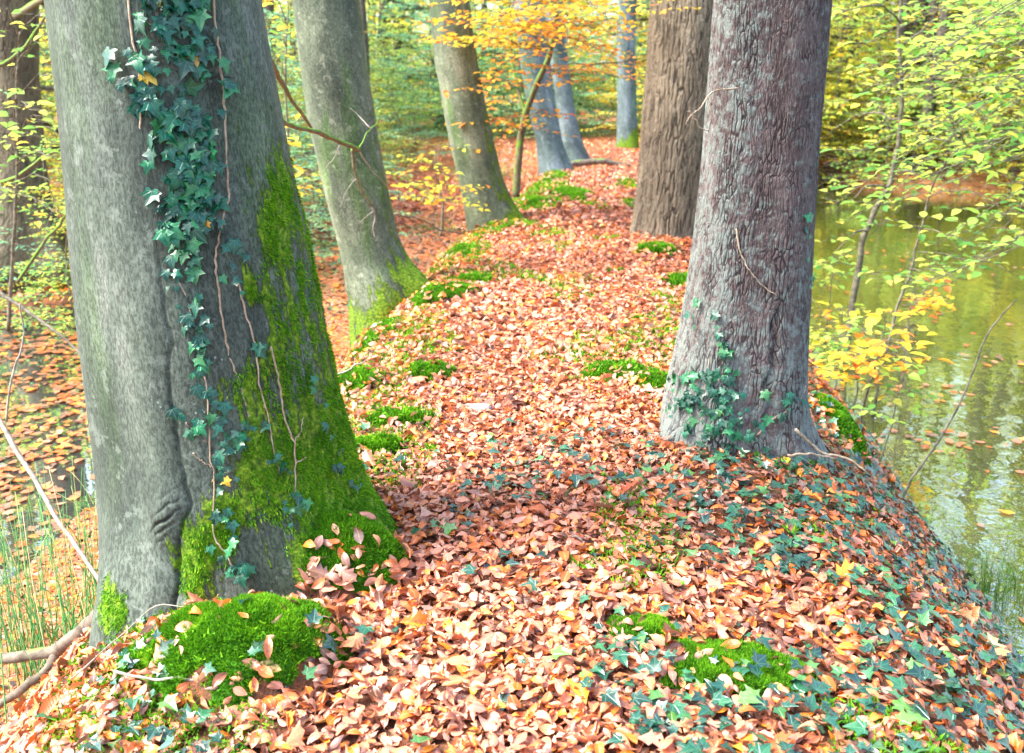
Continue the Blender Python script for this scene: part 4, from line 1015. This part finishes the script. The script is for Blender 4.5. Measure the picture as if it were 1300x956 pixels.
# ============================================================ saplings and boughs placed one by one
def leafy(C, rng, bp, size, twl, every, step, slot=1, keep=1., flat=.25, colmu=.5, colsd=.28, tw=.0025, ends=True, T=T_BEECH_MID, start=.15):
    """flat spray of side twigs and leaves along the branch bp"""
    bp = np.asarray(bp, float); seg = np.linalg.norm(np.diff(bp, axis=0), axis=1); cum = np.concatenate([[0], np.cumsum(seg)]); L = cum[-1]
    sg = 1; s_ = start * L; LP, LD, LN, LS = [], [], [], []
    while s_ < L:
        q0 = np.array([np.interp(s_, cum, bp[:, i]) for i in range(3)]); q1 = np.array([np.interp(min(L, s_ + .05), cum, bp[:, i]) for i in range(3)])
        q2 = np.array([np.interp(max(0, s_ - .05), cum, bp[:, i]) for i in range(3)]); t = q1 - q2
        az = math.atan2(t[1], t[0]) if math.hypot(t[0], t[1]) > .02 else rng.rand() * 6.28
        sg = -sg; da = az + sg * (R(50) + .25 * rng.randn()); tl = twl * (.5 + .7 * rng.rand()) * (1 - .5 * s_ / L)
        dv = np.array([math.cos(da), math.sin(da), .12 * rng.randn() - .05]); C.tube([q0, q0 + dv * tl * .5 + [0, 0, .012 * rng.randn()], q0 + dv * tl], [tw, tw * .7, tw * .4], 3, 0)
        nl = max(2, int(tl / step)); lt = (np.arange(nl) + .6) / nl; kk = rng.rand(nl) < keep; lt = lt[kk]; nl = len(lt)
        if nl:
            s2 = np.where(np.arange(nl) % 2, 1, -1); la = da + s2 * R(48) + .3 * rng.randn(nl)
            LP.append(q0 + dv * tl * lt[:, None]); LD.append(np.stack([np.cos(la), np.sin(la), -.12 + .25 * rng.randn(nl)], -1))
            LN.append(np.stack([flat * rng.randn(nl), flat * rng.randn(nl), np.ones(nl)], -1)); LS.append(size * (.65 + .6 * rng.rand(nl)))
        s_ += every * (.6 + .8 * rng.rand())
    if LP:
        LP = np.vstack(LP); n = len(LP)
        C.leaves(T, LP, np.vstack(LD), np.vstack(LN), np.concatenate(LS), np.clip(colmu + colsd * rng.randn(n), 0, 1), slot=slot, fold=.15 + .3 * rng.rand(n), curl=-.5 * rng.rand(n), twist=.3 * rng.randn(n))
def arc(p, q, sag=.0, n=9, w=.02):
    p, q = np.asarray(p, float), np.asarray(q, float); t = np.linspace(0, 1, n)[:, None]
    P = p + (q - p) * t; P[:, 2] += (4 * t * (1 - t))[:, 0] * sag; return wig(P, w)

# --- thin sapling with orange and yellow leaves left of the far path
rng = np.random.RandomState(77)
o = empty('beech_sapling', atY(655, 248, 12.2), 'thin dark sapling spreading orange and yellow leaves over the far path', 'tree')
G = Geo(); st = pix_path([(655, 250, 12.2), (657, 215, 12.2), (661, 175, 12.2), (667, 145, 12.1), (681, 108, 12.0), (698, 72, 11.9), (706, 20, 11.9), (712, -60, 11.9), (715, -160, 12)])
G.tube(st, np.linspace(.050, .020, len(st)), 8, rnd=.2)
f2 = pix_path([(667, 145, 12.1), (657, 112, 12.2), (650, 80, 12.3), (648, 20, 12.4), (640, -60, 12.5)]); G.tube(f2, np.linspace(.024, .008, len(f2)), 6)
link('trunk', G.mesh('stem', [M_TWIGMOSS]), o)
C = Geo()
for (u0, v0, Y0), (u1, v1, Y1) in [((700, 70, 11.9), (560, 60, 9.5)), ((700, 60, 11.9), (600, 25, 9)), ((704, 40, 11.9), (790, 60, 10)), ((704, 30, 11.9), (830, 45, 10.5)), ((700, 90, 11.9), (840, 95, 11)),
        ((700, 60, 11.9), (640, 105, 9.5)), ((706, 10, 11.9), (760, 20, 9)), ((706, 0, 11.9), (560, 5, 9.5)), ((690, 90, 12), (745, 118, 10.5)), ((690, 90, 12), (820, 122, 12)), ((650, 70, 12.3), (570, 45, 10)),
        ((657, 112, 12.2), (590, 118, 10.5)), ((662, 165, 12.2), (605, 155, 10.8)), ((660, 170, 12.2), (705, 150, 10.8)), ((706, -10, 11.9), (720, 60, 8.5)), ((706, -20, 11.9), (620, 55, 8.2)), ((708, -20, 12), (780, 40, 8)), ((706, 0, 12), (850, 15, 9)), ((700, 60, 12), (540, 30, 10)), ((704, 40, 12), (670, 75, 9)),
        ((708, -20, 11.9), (680, 10, 8.5)), ((708, -20, 11.9), (810, -10, 9.5)), ((650, 40, 12.3), (690, 45, 9)), ((700, 50, 12), (760, 85, 9.8)), ((706, 10, 12), (600, -20, 9)), ((666, 140, 12.1), (620, 140, 13.2)), ((705, 30, 12), (660, 20, 14)), ((705, 30, 12), (790, 90, 14))]:
    bp = arc(atY(u0, v0, Y0), atY(u1, v1, Y1), .12, 10, .03); C.tube(bp, np.linspace(.010, .003, len(bp)), 4, 0)
    hi = v1 < 70; leafy(C, rng, bp, .078, .62, .11, .060, colmu=.40 if hi else .62, colsd=.26)
link('crown', C.mesh('sprays', [M_TWIG, M_ORANGE]), o)

def sapling(name, label, stem, r, brs, size, mat, colmu=.5, twl=.4, every=.14, step=.07, keep=.85, bark_=M_TWIG, group=None, cat='tree', sd=1, w=.015):
    rng = np.random.RandomState(sd); P = pix_path(stem); b = P[0]
    o = empty(name, b, label, cat, group); G = Geo(); G.tube(wig(P, .004), np.linspace(r, r * .35, len(P)), 7, rnd=.15); link('trunk', G.mesh('stem', [bark_]), o)
    C = Geo()
    for (a, q, sag) in brs:
        bp = arc(atY(*a), atY(*q), sag, 9, w); C.tube(bp, np.linspace(r * .35, .002, len(bp)), 4, 0); leafy(C, rng, bp, size, twl, every, step, keep=keep, colmu=colmu)
    link('crown', C.mesh('sprays', [bark_, mat]), o); return o
# --- pond side saplings leaning over the water
sapling('pond_sapling', 'slender bent stem leaning over the pond just right of the violet-grey trunk', [(1070, 470, 8.2), (1076, 420, 8.2), (1094, 310, 8.2), (1112, 268, 8.2), (1133, 232, 8.2), (1145, 190, 8.2), (1148, 130, 8.2), (1142, 60, 8.2), (1143, -20, 8.2), (1150, -120, 8.2)], .030,
        [((1143, 30, 8.2), (1060, 20, 7.2), .1), ((1146, 190, 8.2), (1230, 200, 7.4), .1), ((1144, 100, 8.2), (1240, 62, 7), .12), ((1140, 215, 8.2), (1190, 250, 7.5), .05), ((1146, 110, 8.2), (1080, 95, 8.0), .1), ((1128, 240, 8.2), (1060, 268, 7.6), .08),
         ((1146, 150, 8.2), (1050, 175, 8.8), .1), ((1143, 60, 8.2), (1240, 20, 8.6), .1), ((1105, 290, 8.2), (1060, 320, 8), .05)], .085, M_GREEN, .62, .45, .2, .085, .8, M_TWIG, sd=11)
sapling('pond_sapling', 'thin dark sapling rising rightwards beside the bent stem over the pond', [(1108, 530, 7.0), (1118, 475, 7.0), (1142, 385, 7.0), (1158, 340, 7.0), (1172, 290, 7.0), (1180, 250, 7.0), (1192, 218, 6.9), (1215, 190, 6.8), (1244, 172, 6.7)], .012,
        [((1190, 220, 6.9), (1290, 235, 6.0), .1), ((1180, 250, 7), (1280, 275, 6.2), .08), ((1172, 290, 7), (1240, 320, 6.4), .05), ((1172, 290, 7), (1110, 285, 6.4), .05), ((1215, 190, 6.8), (1300, 120, 6.2), .1), ((1240, 172, 6.7), (1310, 170, 6.0), .05), ((1225, 182, 6.8), (1190, 130, 6.4), .05),
         ((1155, 345, 7), (1215, 355, 6.3), .04), ((1150, 365, 7), (1100, 350, 6.6), .04), ((1192, 218, 6.9), (1130, 215, 6.2), .06), ((1165, 320, 7), (1290, 350, 6.6), .05)], .080, M_GREEN, .5, .34, .15, .085, .8, M_TWIG, sd=12)
sapling('pond_sapling', 'bushy little sapling with flat orange and cream leaves on the pond bank', [(1086, 566, 6.3), (1098, 510, 6.2), (1112, 462, 6.1), (1118, 435, 6.0), (1122, 420, 6.0)], .010,
        [((1104, 485, 6.2), (1050, 470, 5.7), .03), ((1112, 462, 6.1), (1170, 452, 5.8), .04), ((1112, 460, 6.1), (1060, 440, 5.8), .04), ((1118, 440, 6), (1165, 418, 5.9), .04), ((1118, 436, 6), (1075, 415, 6.0), .04), ((1120, 430, 6), (1130, 400, 5.8), .03), ((1112, 462, 6.1), (1120, 475, 5.4), .03), ((1118, 440, 6), (1150, 440, 5.3), .03), ((1108, 470, 6.2), (1085, 455, 5.5), .03)], .090, M_ORANGE, .45, .24, .08, .075, .95, M_TWIG, sd=13)
sapling('pond_sapling', 'green-leaved seedling among the ivy at the water edge', [(1112, 610, 5.6), (1128, 540, 5.6), (1138, 505, 5.6), (1142, 480, 5.6)], .006,
        [((1128, 530, 5.6), (1095, 520, 5.3), .02), ((1138, 505, 5.6), (1172, 500, 5.4), .02), ((1138, 505, 5.6), (1110, 490, 5.5), .02), ((1142, 485, 5.6), (1150, 465, 5.4), .02)], .07, M_GREEN, .4, .15, .07, .07, .9, M_TWIG, sd=14)
for k, (u, v, Y, lab, mt, n_) in enumerate([(1062, 470, 7.6, 'yellow-leaved seedling tight behind the violet-grey trunk on the pond bank', M_YELLOW, 9), (1085, 500, 6.9, 'knee-high green beech seedling on the ivy bank beside the pond', M_GREEN, 9), (1150, 440, 7.4, 'orange-tinged seedling leaning out over the pond water', M_ORANGE, 8), (1050, 400, 8.8, 'pale green seedling on the pond bank behind the nearest furrowed trunk', M_GREEN, 10)]):
    q = np.random.RandomState(90 + k); b0 = v + 45
    sapling('pond_sapling', lab, [(u - 4, b0, Y), (u, v, Y), (u + 5, v - 40, Y), (u + 8, v - 80, Y)], .008, [((u + 3, v - 20 - q.uniform(0, 50), Y), (u + q.uniform(-55, 60), v - 30 - q.uniform(0, 70), Y + q.uniform(-.7, .4)), .03) for _ in range(n_)], .085, mt, .5, .24, .09, .075, .95, M_TWIG, sd=95 + k)
# boughs hanging in from a tree standing right of the picture
ov = empty('overhanging_beech', (6.2, 6.6, -.9), 'beech outside the right edge whose thin leafy twigs hang over the pond', 'tree')
G = Geo(); G.tube([(6.2, 6.6, -1.6), (6.15, 6.6, 1), (6.0, 6.5, 4), (5.9, 6.4, 8)], [.22, .17, .13, .07], 14, rnd=.1); link('trunk', G.mesh('stem', [M_DARKBARK]), ov)
C = Geo(); rng = np.random.RandomState(15)
orr = np.random.RandomState(16)
for (z0, u1, v1, Y1) in [(2.6, 1130, 130, 6.2), (2.3, 1170, 170, 5.8), (2.9, 1090, 60, 6.8), (3.0, 1190, 70, 5.6), (3.2, 1230, 20, 5.6), (1.8, 1200, 300, 5.6), (1.6, 1240, 330, 5.2), (2.0, 1150, 240, 6.4), (2.6, 1260, 110, 5.2)] + [(orr.uniform(.6, 3.4), orr.uniform(1055, 1250), orr.uniform(0, 380), orr.uniform(5.6, 9.5)) for _ in range(50)]:
    bp = arc((6.1, 6.6, z0), atY(u1, v1, Y1), .25, 14, .02); C.tube(bp, np.linspace(.012, .002, len(bp)), 5, 0); leafy(C, rng, bp, .085, .46, .12, .08, keep=.85, colmu=.5, start=.35)
link('crown', C.mesh('sprays', [M_TWIG, M_GREEN]), ov)
# bare stick over the pond
o = empty('bare_twig', atY(1140, 655, 4.6), 'bare grey twig curving up from the pond bank at the right', 'twig')
G = Geo(); P = wig(pix_path([(1138, 660, 4.6), (1142, 640, 4.6), (1160, 603, 4.6), (1188, 565, 4.6), (1212, 525, 4.6), (1232, 480, 4.6), (1250, 430, 4.6), (1270, 402, 4.6), (1292, 380, 4.6)]), .002); G.tube(P, np.linspace(.008, .003, len(P)), 6, rnd=.2)
P = pix_path([(1232, 480, 4.6), (1242, 455, 4.6), (1262, 440, 4.6)]); G.tube(P, [.002] * len(P), 4)
link('stem', G.mesh('stem', [M_TWIG]), o)

# --- far big trunk on the left with mossy roots
t7 = Trunk([(0, -12, 47), (100, -10, 48), (200, -8, 54), (255, -12, 62), (300, -22, 78), (330, -32, 92)], 11.5, ztop=12, zbot=-1.3, lobes=[(-.5, .35, .3, -.5, .3), (-1.6, .2, .3, -.5, .2), (-2.6, .3, .3, -.5, .2)], seed=10)
r9 = empty('beech_tree', (t7.xc(0), 11.5, -.6), 'brownish trunk with spreading mossy roots across the ditch at the left edge', 'tree')
M_OAK3 = furrow_bark('brown_bark', (.11, .095, .06), (.20, .17, .11), (.06, .045, .03), (.24, .22, .15), 26, .2, .008, (.6, .75))
link('trunk', t7.mesh('beech_trunk', M_OAK3, 200, 420, (-1.0, 3.2), None, simple_mask(.3, .35, -.5), und=.02), r9)
for paths in ([([(20, 20, 11.2), (62, -6, 9), (75, -40, 9)], .04, .02, 0)], [([(-20, 90, 8), (10, 78, 8), (35, 60, 8), (50, 35, 8), (64, 8, 8)], .018, .010, 0), ([(35, 60, 8), (45, 55, 8), (30, 72, 8), (0, 78, 8)], .008, .004, 0)],
              [([(-20, 240, 7.5), (20, 225, 7.5), (50, 202, 7.5), (80, 188, 7.5)], .018, .012, 0)], [([(22, 358, 7.5), (45, 330, 7.5), (62, 300, 7.5), (78, 285, 7.5), (86, 270, 7.5)], .014, .010, 0)]):
    bough('bough', paths, r9, [M_TWIGMOSS])
high_crown(t7, 110, r9, M_GREEN, M_DARKBARK)
# sprays of pale green leaves in front of it
for k, (lab, stem, brs) in enumerate([
  ('pale green beech sapling left of the massive ivy-covered trunk', [(10, 420, 7.4), (15, 330, 7.4), (20, 230, 7.4), (18, 130, 7.4), (25, 40, 7.4)], [((18, 130, 7.4), (75, 105, 6.8), .1), ((20, 180, 7.4), (80, 175, 6.6), .08), ((20, 200, 7.4), (-20, 170, 6.6), .1), ((16, 100, 7.4), (85, 60, 7), .1), ((20, 230, 7.4), (85, 235, 6.8), .05), ((20, 250, 7.4), (70, 272, 6.4), .05), ((18, 150, 7.4), (40, 140, 6.2), .08), ((20, 240, 7.4), (-10, 245, 6.3), .05), ((22, 60, 7.4), (60, 20, 6.8), .1), ((24, 50, 7.4), (-20, 20, 7), .1), ((20, 190, 7.4), (50, 150, 6.4), .1), ((20, 210, 7.4), (60, 200, 6.2), .05)]),
  ('yellowing beech sapling in the gap between the first and second beech', [(372, 300, 9), (370, 240, 9), (365, 170, 9), (362, 80, 9), (365, 0, 9)], [((368, 220, 9), (335, 205, 8), .1), ((369, 230, 9), (405, 215, 8.2), .05), ((366, 190, 9), (345, 180, 8), .08), ((365, 170, 9), (400, 140, 8.6), .1), ((369, 240, 9), (380, 250, 8), .05), ((363, 100, 9), (340, 70, 8.4), .1), ((363, 60, 9), (385, 40, 8.6), .1), ((370, 245, 9), (350, 240, 8), .04), ((363, 30, 9), (350, 5, 8), .1)]),
  ('low yellow beech sapling between the second and third beech', [(560, 300, 11), (562, 262, 11), (558, 235, 11), (552, 190, 11)], [((560, 240, 11), (515, 232, 10), .05), ((560, 245, 11), (590, 236, 10), .05), ((560, 255, 11), (525, 255, 10), .05), ((558, 235, 11), (545, 215, 10), .05), ((560, 250, 11), (580, 262, 10), .03), ((555, 215, 11), (525, 200, 10.3), .05), ((553, 200, 11), (585, 185, 10.5), .05)])]):
    sapling('beech_sapling', lab, stem, .016, brs, .08, (M_GREEN, M_YELLOW, M_YELLOW)[k], (.38, .6, .6)[k], .5, .13, .075, (.55, .95, .95)[k], M_TWIG, sd=30 + k)

# --- brambles and seedlings in the ditch
def bramble(u, v, z, s, label, seed, dark=.6, nl=120):
    rng = np.random.RandomState(seed); P = atZ(u, v, z); P[2] = float(ground(P[0], P[1])); o = empty('bramble', P, label, 'bush', 'brambles in the ditch'); G = Geo(); C = Geo()
    for k in range(34):
        az = rng.rand() * 6.28; L = s * (.5 + .8 * rng.rand()); t = np.linspace(0, 1, 8); b = P + np.array([rng.randn() * s * .35, rng.randn() * s * .25, -.02])
        q = b + np.stack([np.cos(az) * t * L, np.sin(az) * t * L, L * (1.3 * t - 1.4 * t * t) * (.6 + .5 * rng.rand())], -1) + np.cumsum(rng.randn(8, 3) * .012 * s, 0)
        G.tube(q, np.linspace(.0045, .002, 8), 4)
        m = int(nl / 34 * 1.5); tt = rng.rand(m); pos = np.stack([np.interp(tt, t, q[:, i]) for i in range(3)], -1); a = rng.rand(m) * 6.28
        C.leaves(T_BEECH_MID, pos, np.stack([np.cos(a), np.sin(a), .3 * rng.randn(m)], -1), np.stack([.4 * rng.randn(m), .4 * rng.randn(m), np.ones(m)], -1), .06 * (.6 + .6 * rng.rand(m)), rng.rand(m), fold=.3, curl=-.3)
    link('stem', G.mesh('bramble_stems', [M_TWIG]), o); link('leaves', C.mesh('bramble_leaves', [M_BRACKEN]), o)
bramble(412, 405, -.7, .55, 'tangle of dark stems with few leaves between the first and second beech', 51, nl=90)
bramble(415, 440, -.55, .28, 'little lime green seedlings just left of the moss-edged bank', 52, nl=130)
bramble(30, 545, -.8, .35, 'low green seedlings in the wet leaves at the left edge', 53, nl=120)
bramble(70, 455, -.75, .4, 'leafy bramble beside the dark ditch water at the left', 54, nl=130)
bramble(395, 330, -.6, .6, 'yellowing bramble behind the first beech', 55, nl=200)
bramble(560, 285, -.75, .7, 'grey-green bramble in the ditch between the second and third beech', 56, nl=220)
bramble(640, 235, -.6, 1.0, 'bushy bramble left of the thin orange-leaved sapling', 57, nl=300)

# --- rushes, sticks and logs at the lower left
# leafy mound of drifted litter the sedge grows on
def rushes(u, v, n, h, label, seed, spread=.16, mat=M_RUSH, name='rush_clump', droop=.25, rr=.0042, zz=-.75):
    rng = np.random.RandomState(seed); P = atZ(u, v, zz); P[2] = float(ground(P[0], P[1])); o = empty(name, P, label, 'rushes' if name == 'rush_clump' else 'grass'); G = Geo()
    for k in range(n):
        b = P + np.array([rng.randn() * spread, rng.randn() * spread * .7, 0]); b[2] = max(float(ground(b[0], b[1])), (WATER_L if b[0] < 0 else WATER_R) - .01) - .02
        L = h * (.55 + .6 * rng.rand()); az = rng.rand() * 6.28; bend = droop * rng.rand() ** 2 * (3 if rng.rand() < .25 else 1); t = np.linspace(0, 1, 7)
        q = b + np.stack([np.cos(az) * bend * L * t ** 2, np.sin(az) * bend * L * t ** 2, L * (t - .45 * bend * t ** 2.5)], -1) + (rng.randn(3) * [.08, .08, 0]) * t[:, None] * L
        c = rng.rand() ** 1.4; G.tube(q, rr * (1 - .75 * t), 3, 0, (0, 0, c))
    link('blades', G.mesh('rush_blades', [mat]), o)
for k, (u, v, z) in enumerate([(20, 400, -.6), (75, 380, -.6), (45, 500, -.8), (100, 560, -.85), (15, 640, -.85), (85, 620, -.85), (390, 290, -.6), (430, 470, -.6)]):
    bramble(u, v, z, .22 + .2 * (v < 420), ['seedlings and stems below the far brown trunk at the left edge', 'green bramble between the left edge and the massive beech, far side of the ditch', 'small green sprouts in the leaves beside the dark ditch water', 'sprouts close to the massive beech on its ditch side', 'low sprouts by the pale bare branch at the left edge', 'tiny sprouts standing among the outer rushes', 'grey green bramble right behind the first beech gap', 'short sprouts under the rim where the dark moss hangs'][k], 150 + k, nl=110 + 60 * (v < 420))
rushes(95, 845, 80, .80, 'tall green rush stems standing left of the ivy-covered trunk', 61)
rushes(25, 800, 60, .66, 'thinner rushes in the wet leaves at the left edge of the picture', 62)
rushes(60, 690, 30, .55, 'rushes further out in the leaf-covered water', 63, .22)
rushes(40, 858, 60, .40, 'tuft of pale drooping grass over the rotten log', 64, .20, M_RUSH, 'grass_tuft', 1.2, .0026)
rushes(110, 820, 30, .35, 'small grass tuft tucked under the mossy left root', 65, .12, M_GRASS, 'grass_tuft', 1.1, .0026)
rushes(1262, 745, 150, .26, 'small sedge tuft on a leafy mound in the pond', 66, .13, M_GRASS, 'grass_tuft', 1.0, .0020, -.9)
rushes(1140, 590, 26, .22, 'few grass blades at the pond edge below the domed moss', 67, .07, M_GRASS, 'grass_tuft', .8, .0022, -.6)
def stick(name, label, cat, paths, mat, rnd=.25, w=.003):
    o = empty(name, atY(*paths[0][0][0]), label, cat); G = Geo()
    for (pts, ra, rb) in paths:
        P = wig(pix_path(pts), w); G.tube(P, np.linspace(ra, rb, len(P)), 9, rnd=rnd)
    link('wood', G.mesh('wood', [mat]), o)
stick('fallen_branch', 'pale bare branch slanting down to the foot of the ivy-covered trunk', 'branch', [([(-25, 480, 3.9), (10, 540, 3.75), (50, 608, 3.55), (90, 682, 3.35), (136, 752, 3.1)], .011, .007), ([(8, 535, 3.75), (14, 480, 3.8), (28, 430, 3.9), (26, 385, 3.9)], .005, .003)], M_TWIGPALE)
stick('fallen_branch', 'dark bare branch crossing the ditch at the left edge', 'branch', [([(-30, 350, 5.5), (30, 392, 5.4), (75, 425, 5.3), (118, 464, 5.2)], .012, .006)], M_TWIG)
stick('rotten_log', 'grey-brown forked log lying under the mossy left root', 'log', [([(-40, 836, 3.35), (20, 832, 3.3), (70, 826, 3.25), (100, 805, 3.15), (128, 778, 3.05)], .018, .028), ([(72, 826, 3.25), (55, 850, 3.2), (20, 880, 3.2), (-10, 900, 3.2)], .02, .014)], M_LOG, .12)
stick('dry_stalk', 'thin straw stalk arching over leaves below the mossy root', 'stalk', [([(90, 862, 2.42), (150, 810, 2.42), (200, 768, 2.45), (260, 770, 2.42), (330, 772, 2.35)], .0022, .0012)], M_TWIGPALE, w=.001)
stick('fallen_twig', 'crooked twig on the moss at the bottom left', 'twig', [([(145, 852, 2.28), (200, 862, 2.22), (240, 862, 2.22), (270, 870, 2.2)], .004, .003)], M_TWIGPALE, w=.001)
stick('fallen_branch', 'thin dark branch dipping to the bank in front of the third beech', 'branch', [([(500, 272, 9.5), (535, 278, 9.8), (560, 292, 10), (600, 300, 10.2)], .010, .006), ([(560, 292, 10), (540, 300, 9.9), (520, 304, 9.8)], .006, .003)], M_TWIG)
stick('fallen_twig', 'pale twig stuck over the rim beside the bank moss', 'twig', [([(425, 478, 4.9), (445, 468, 4.9), (462, 460, 4.9)], .006, .004)], M_TWIGPALE)
stick('fallen_log', 'pale log lying across the path far away', 'log', [([(706, 215, 17.3), (730, 208, 17.4), (765, 205, 17.5), (800, 212, 17.6)], .06, .05)], M_LOG, .15)
def chunk(u, v, s, label, seed):
    rng = np.random.RandomState(seed); P = on_ground(u, v); bm_v = []
    n, m = 18, 12
    th, ph = np.meshgrid(np.arange(n) * 2 * PI / n, np.linspace(.02, PI - .02, m)); x = np.cos(th) * np.sin(ph); y = np.sin(th) * np.sin(ph); z = np.cos(ph)
    rr = .7 + .7 * fbm(x * 2 + seed, y * 2, z * 2, seed, 4); V = np.stack([P[0] + s * x * rr, P[1] + .45 * s * y * rr, P[2] + .02 + .30 * s * z * rr], -1).reshape(-1, 3)
    i = np.arange(m - 1)[:, None] * n; j = np.arange(n)[None]; j2 = (j + 1) % n
    q = np.stack([i + j2, i + j, i + n + j, i + n + j2], -1).reshape(-1, 4)
    tag(link('wood_chunk', mesh_from('wood_chunk', V, [q], M_STONE)), label, 'wood')
chunk(604, 524, .075, 'crumbling grey piece of wood lying in the middle of the path', 71)
# roots of the front furrowed trunk
bough('root', [([(1010, 545, 3.75), (1040, 572, 3.8), (1080, 585, 3.8), (1100, 600, 3.8)], .006, .004, 2), ([(1000, 578, 3.6), (1030, 575, 3.65), (1060, 582, 3.7)], .005, .003, 2)], r7, [M_ROOT, M_TWIGMOSS, M_VINE])

# ============================================================ camera, light
cam = bpy.data.cameras.new('camera'); co = bpy.data.objects.new('camera', cam); COL.objects.link(co)
co.location = (0, 0, H); co.rotation_euler = (PI / 2 - PITCH, 0, 0)
cam.sensor_fit = 'HORIZONTAL'; cam.sensor_width = 36; cam.lens = 36 * F / 1300; cam.shift_y = -45 / 1300
cam.clip_end = 1000; cam.clip_start = .05
cam.dof.use_dof = True; cam.dof.focus_distance = 3.2; cam.dof.aperture_fstop = 4.0
sc.camera = co
AZ, EL = R(-100), R(50)      # soft sun from the left
sund = np.array([math.sin(AZ) * math.cos(EL), math.cos(AZ) * math.cos(EL), math.sin(EL)])
L = bpy.data.lights.new('sun', 'SUN'); L.energy = 2.3; L.angle = R(22); L.color = (1, .97, .92)
lo = bpy.data.objects.new('sun', L); COL.objects.link(lo)
from mathutils import Vector
lo.rotation_euler = Vector(tuple(sund)).to_track_quat('Z', 'Y').to_euler(); lo.location = (0, 0, 20)
W = bpy.data.worlds.new('World'); sc.world = W; W.use_nodes = True; nt = W.node_tree; nt.nodes.clear()
sky = nt.nodes.new('ShaderNodeTexSky'); sky.sky_type = 'NISHITA'; sky.sun_disc = False; sky.sun_elevation = EL; sky.sun_rotation = AZ
sky.dust_density = 3; sky.air_density = 1.0; sky.ozone_density = .6
bg = nt.nodes.new('ShaderNodeBackground'); bg.inputs[1].default_value = .15; wo = nt.nodes.new('ShaderNodeOutputWorld')
nt.links.new(sky.outputs[0], bg.inputs[0]); nt.links.new(bg.outputs[0], wo.inputs[0])
vs = sc.view_settings; sc.display_settings.display_device = 'sRGB'
vs.view_transform = 'Standard'; vs.look = 'None'; vs.gamma = 1; vs.use_curve_mapping = False; vs.exposure = 2.35
cy = sc.cycles; cy.max_bounces = 9; cy.diffuse_bounces = 6; cy.glossy_bounces = 3; cy.transmission_bounces = 5; cy.transparent_max_bounces = 4
cy.caustics_reflective = False; cy.caustics_refractive = False; cy.use_denoising = True; cy.sample_clamp_indirect = 8
cy.use_adaptive_sampling = True; cy.adaptive_threshold = .015
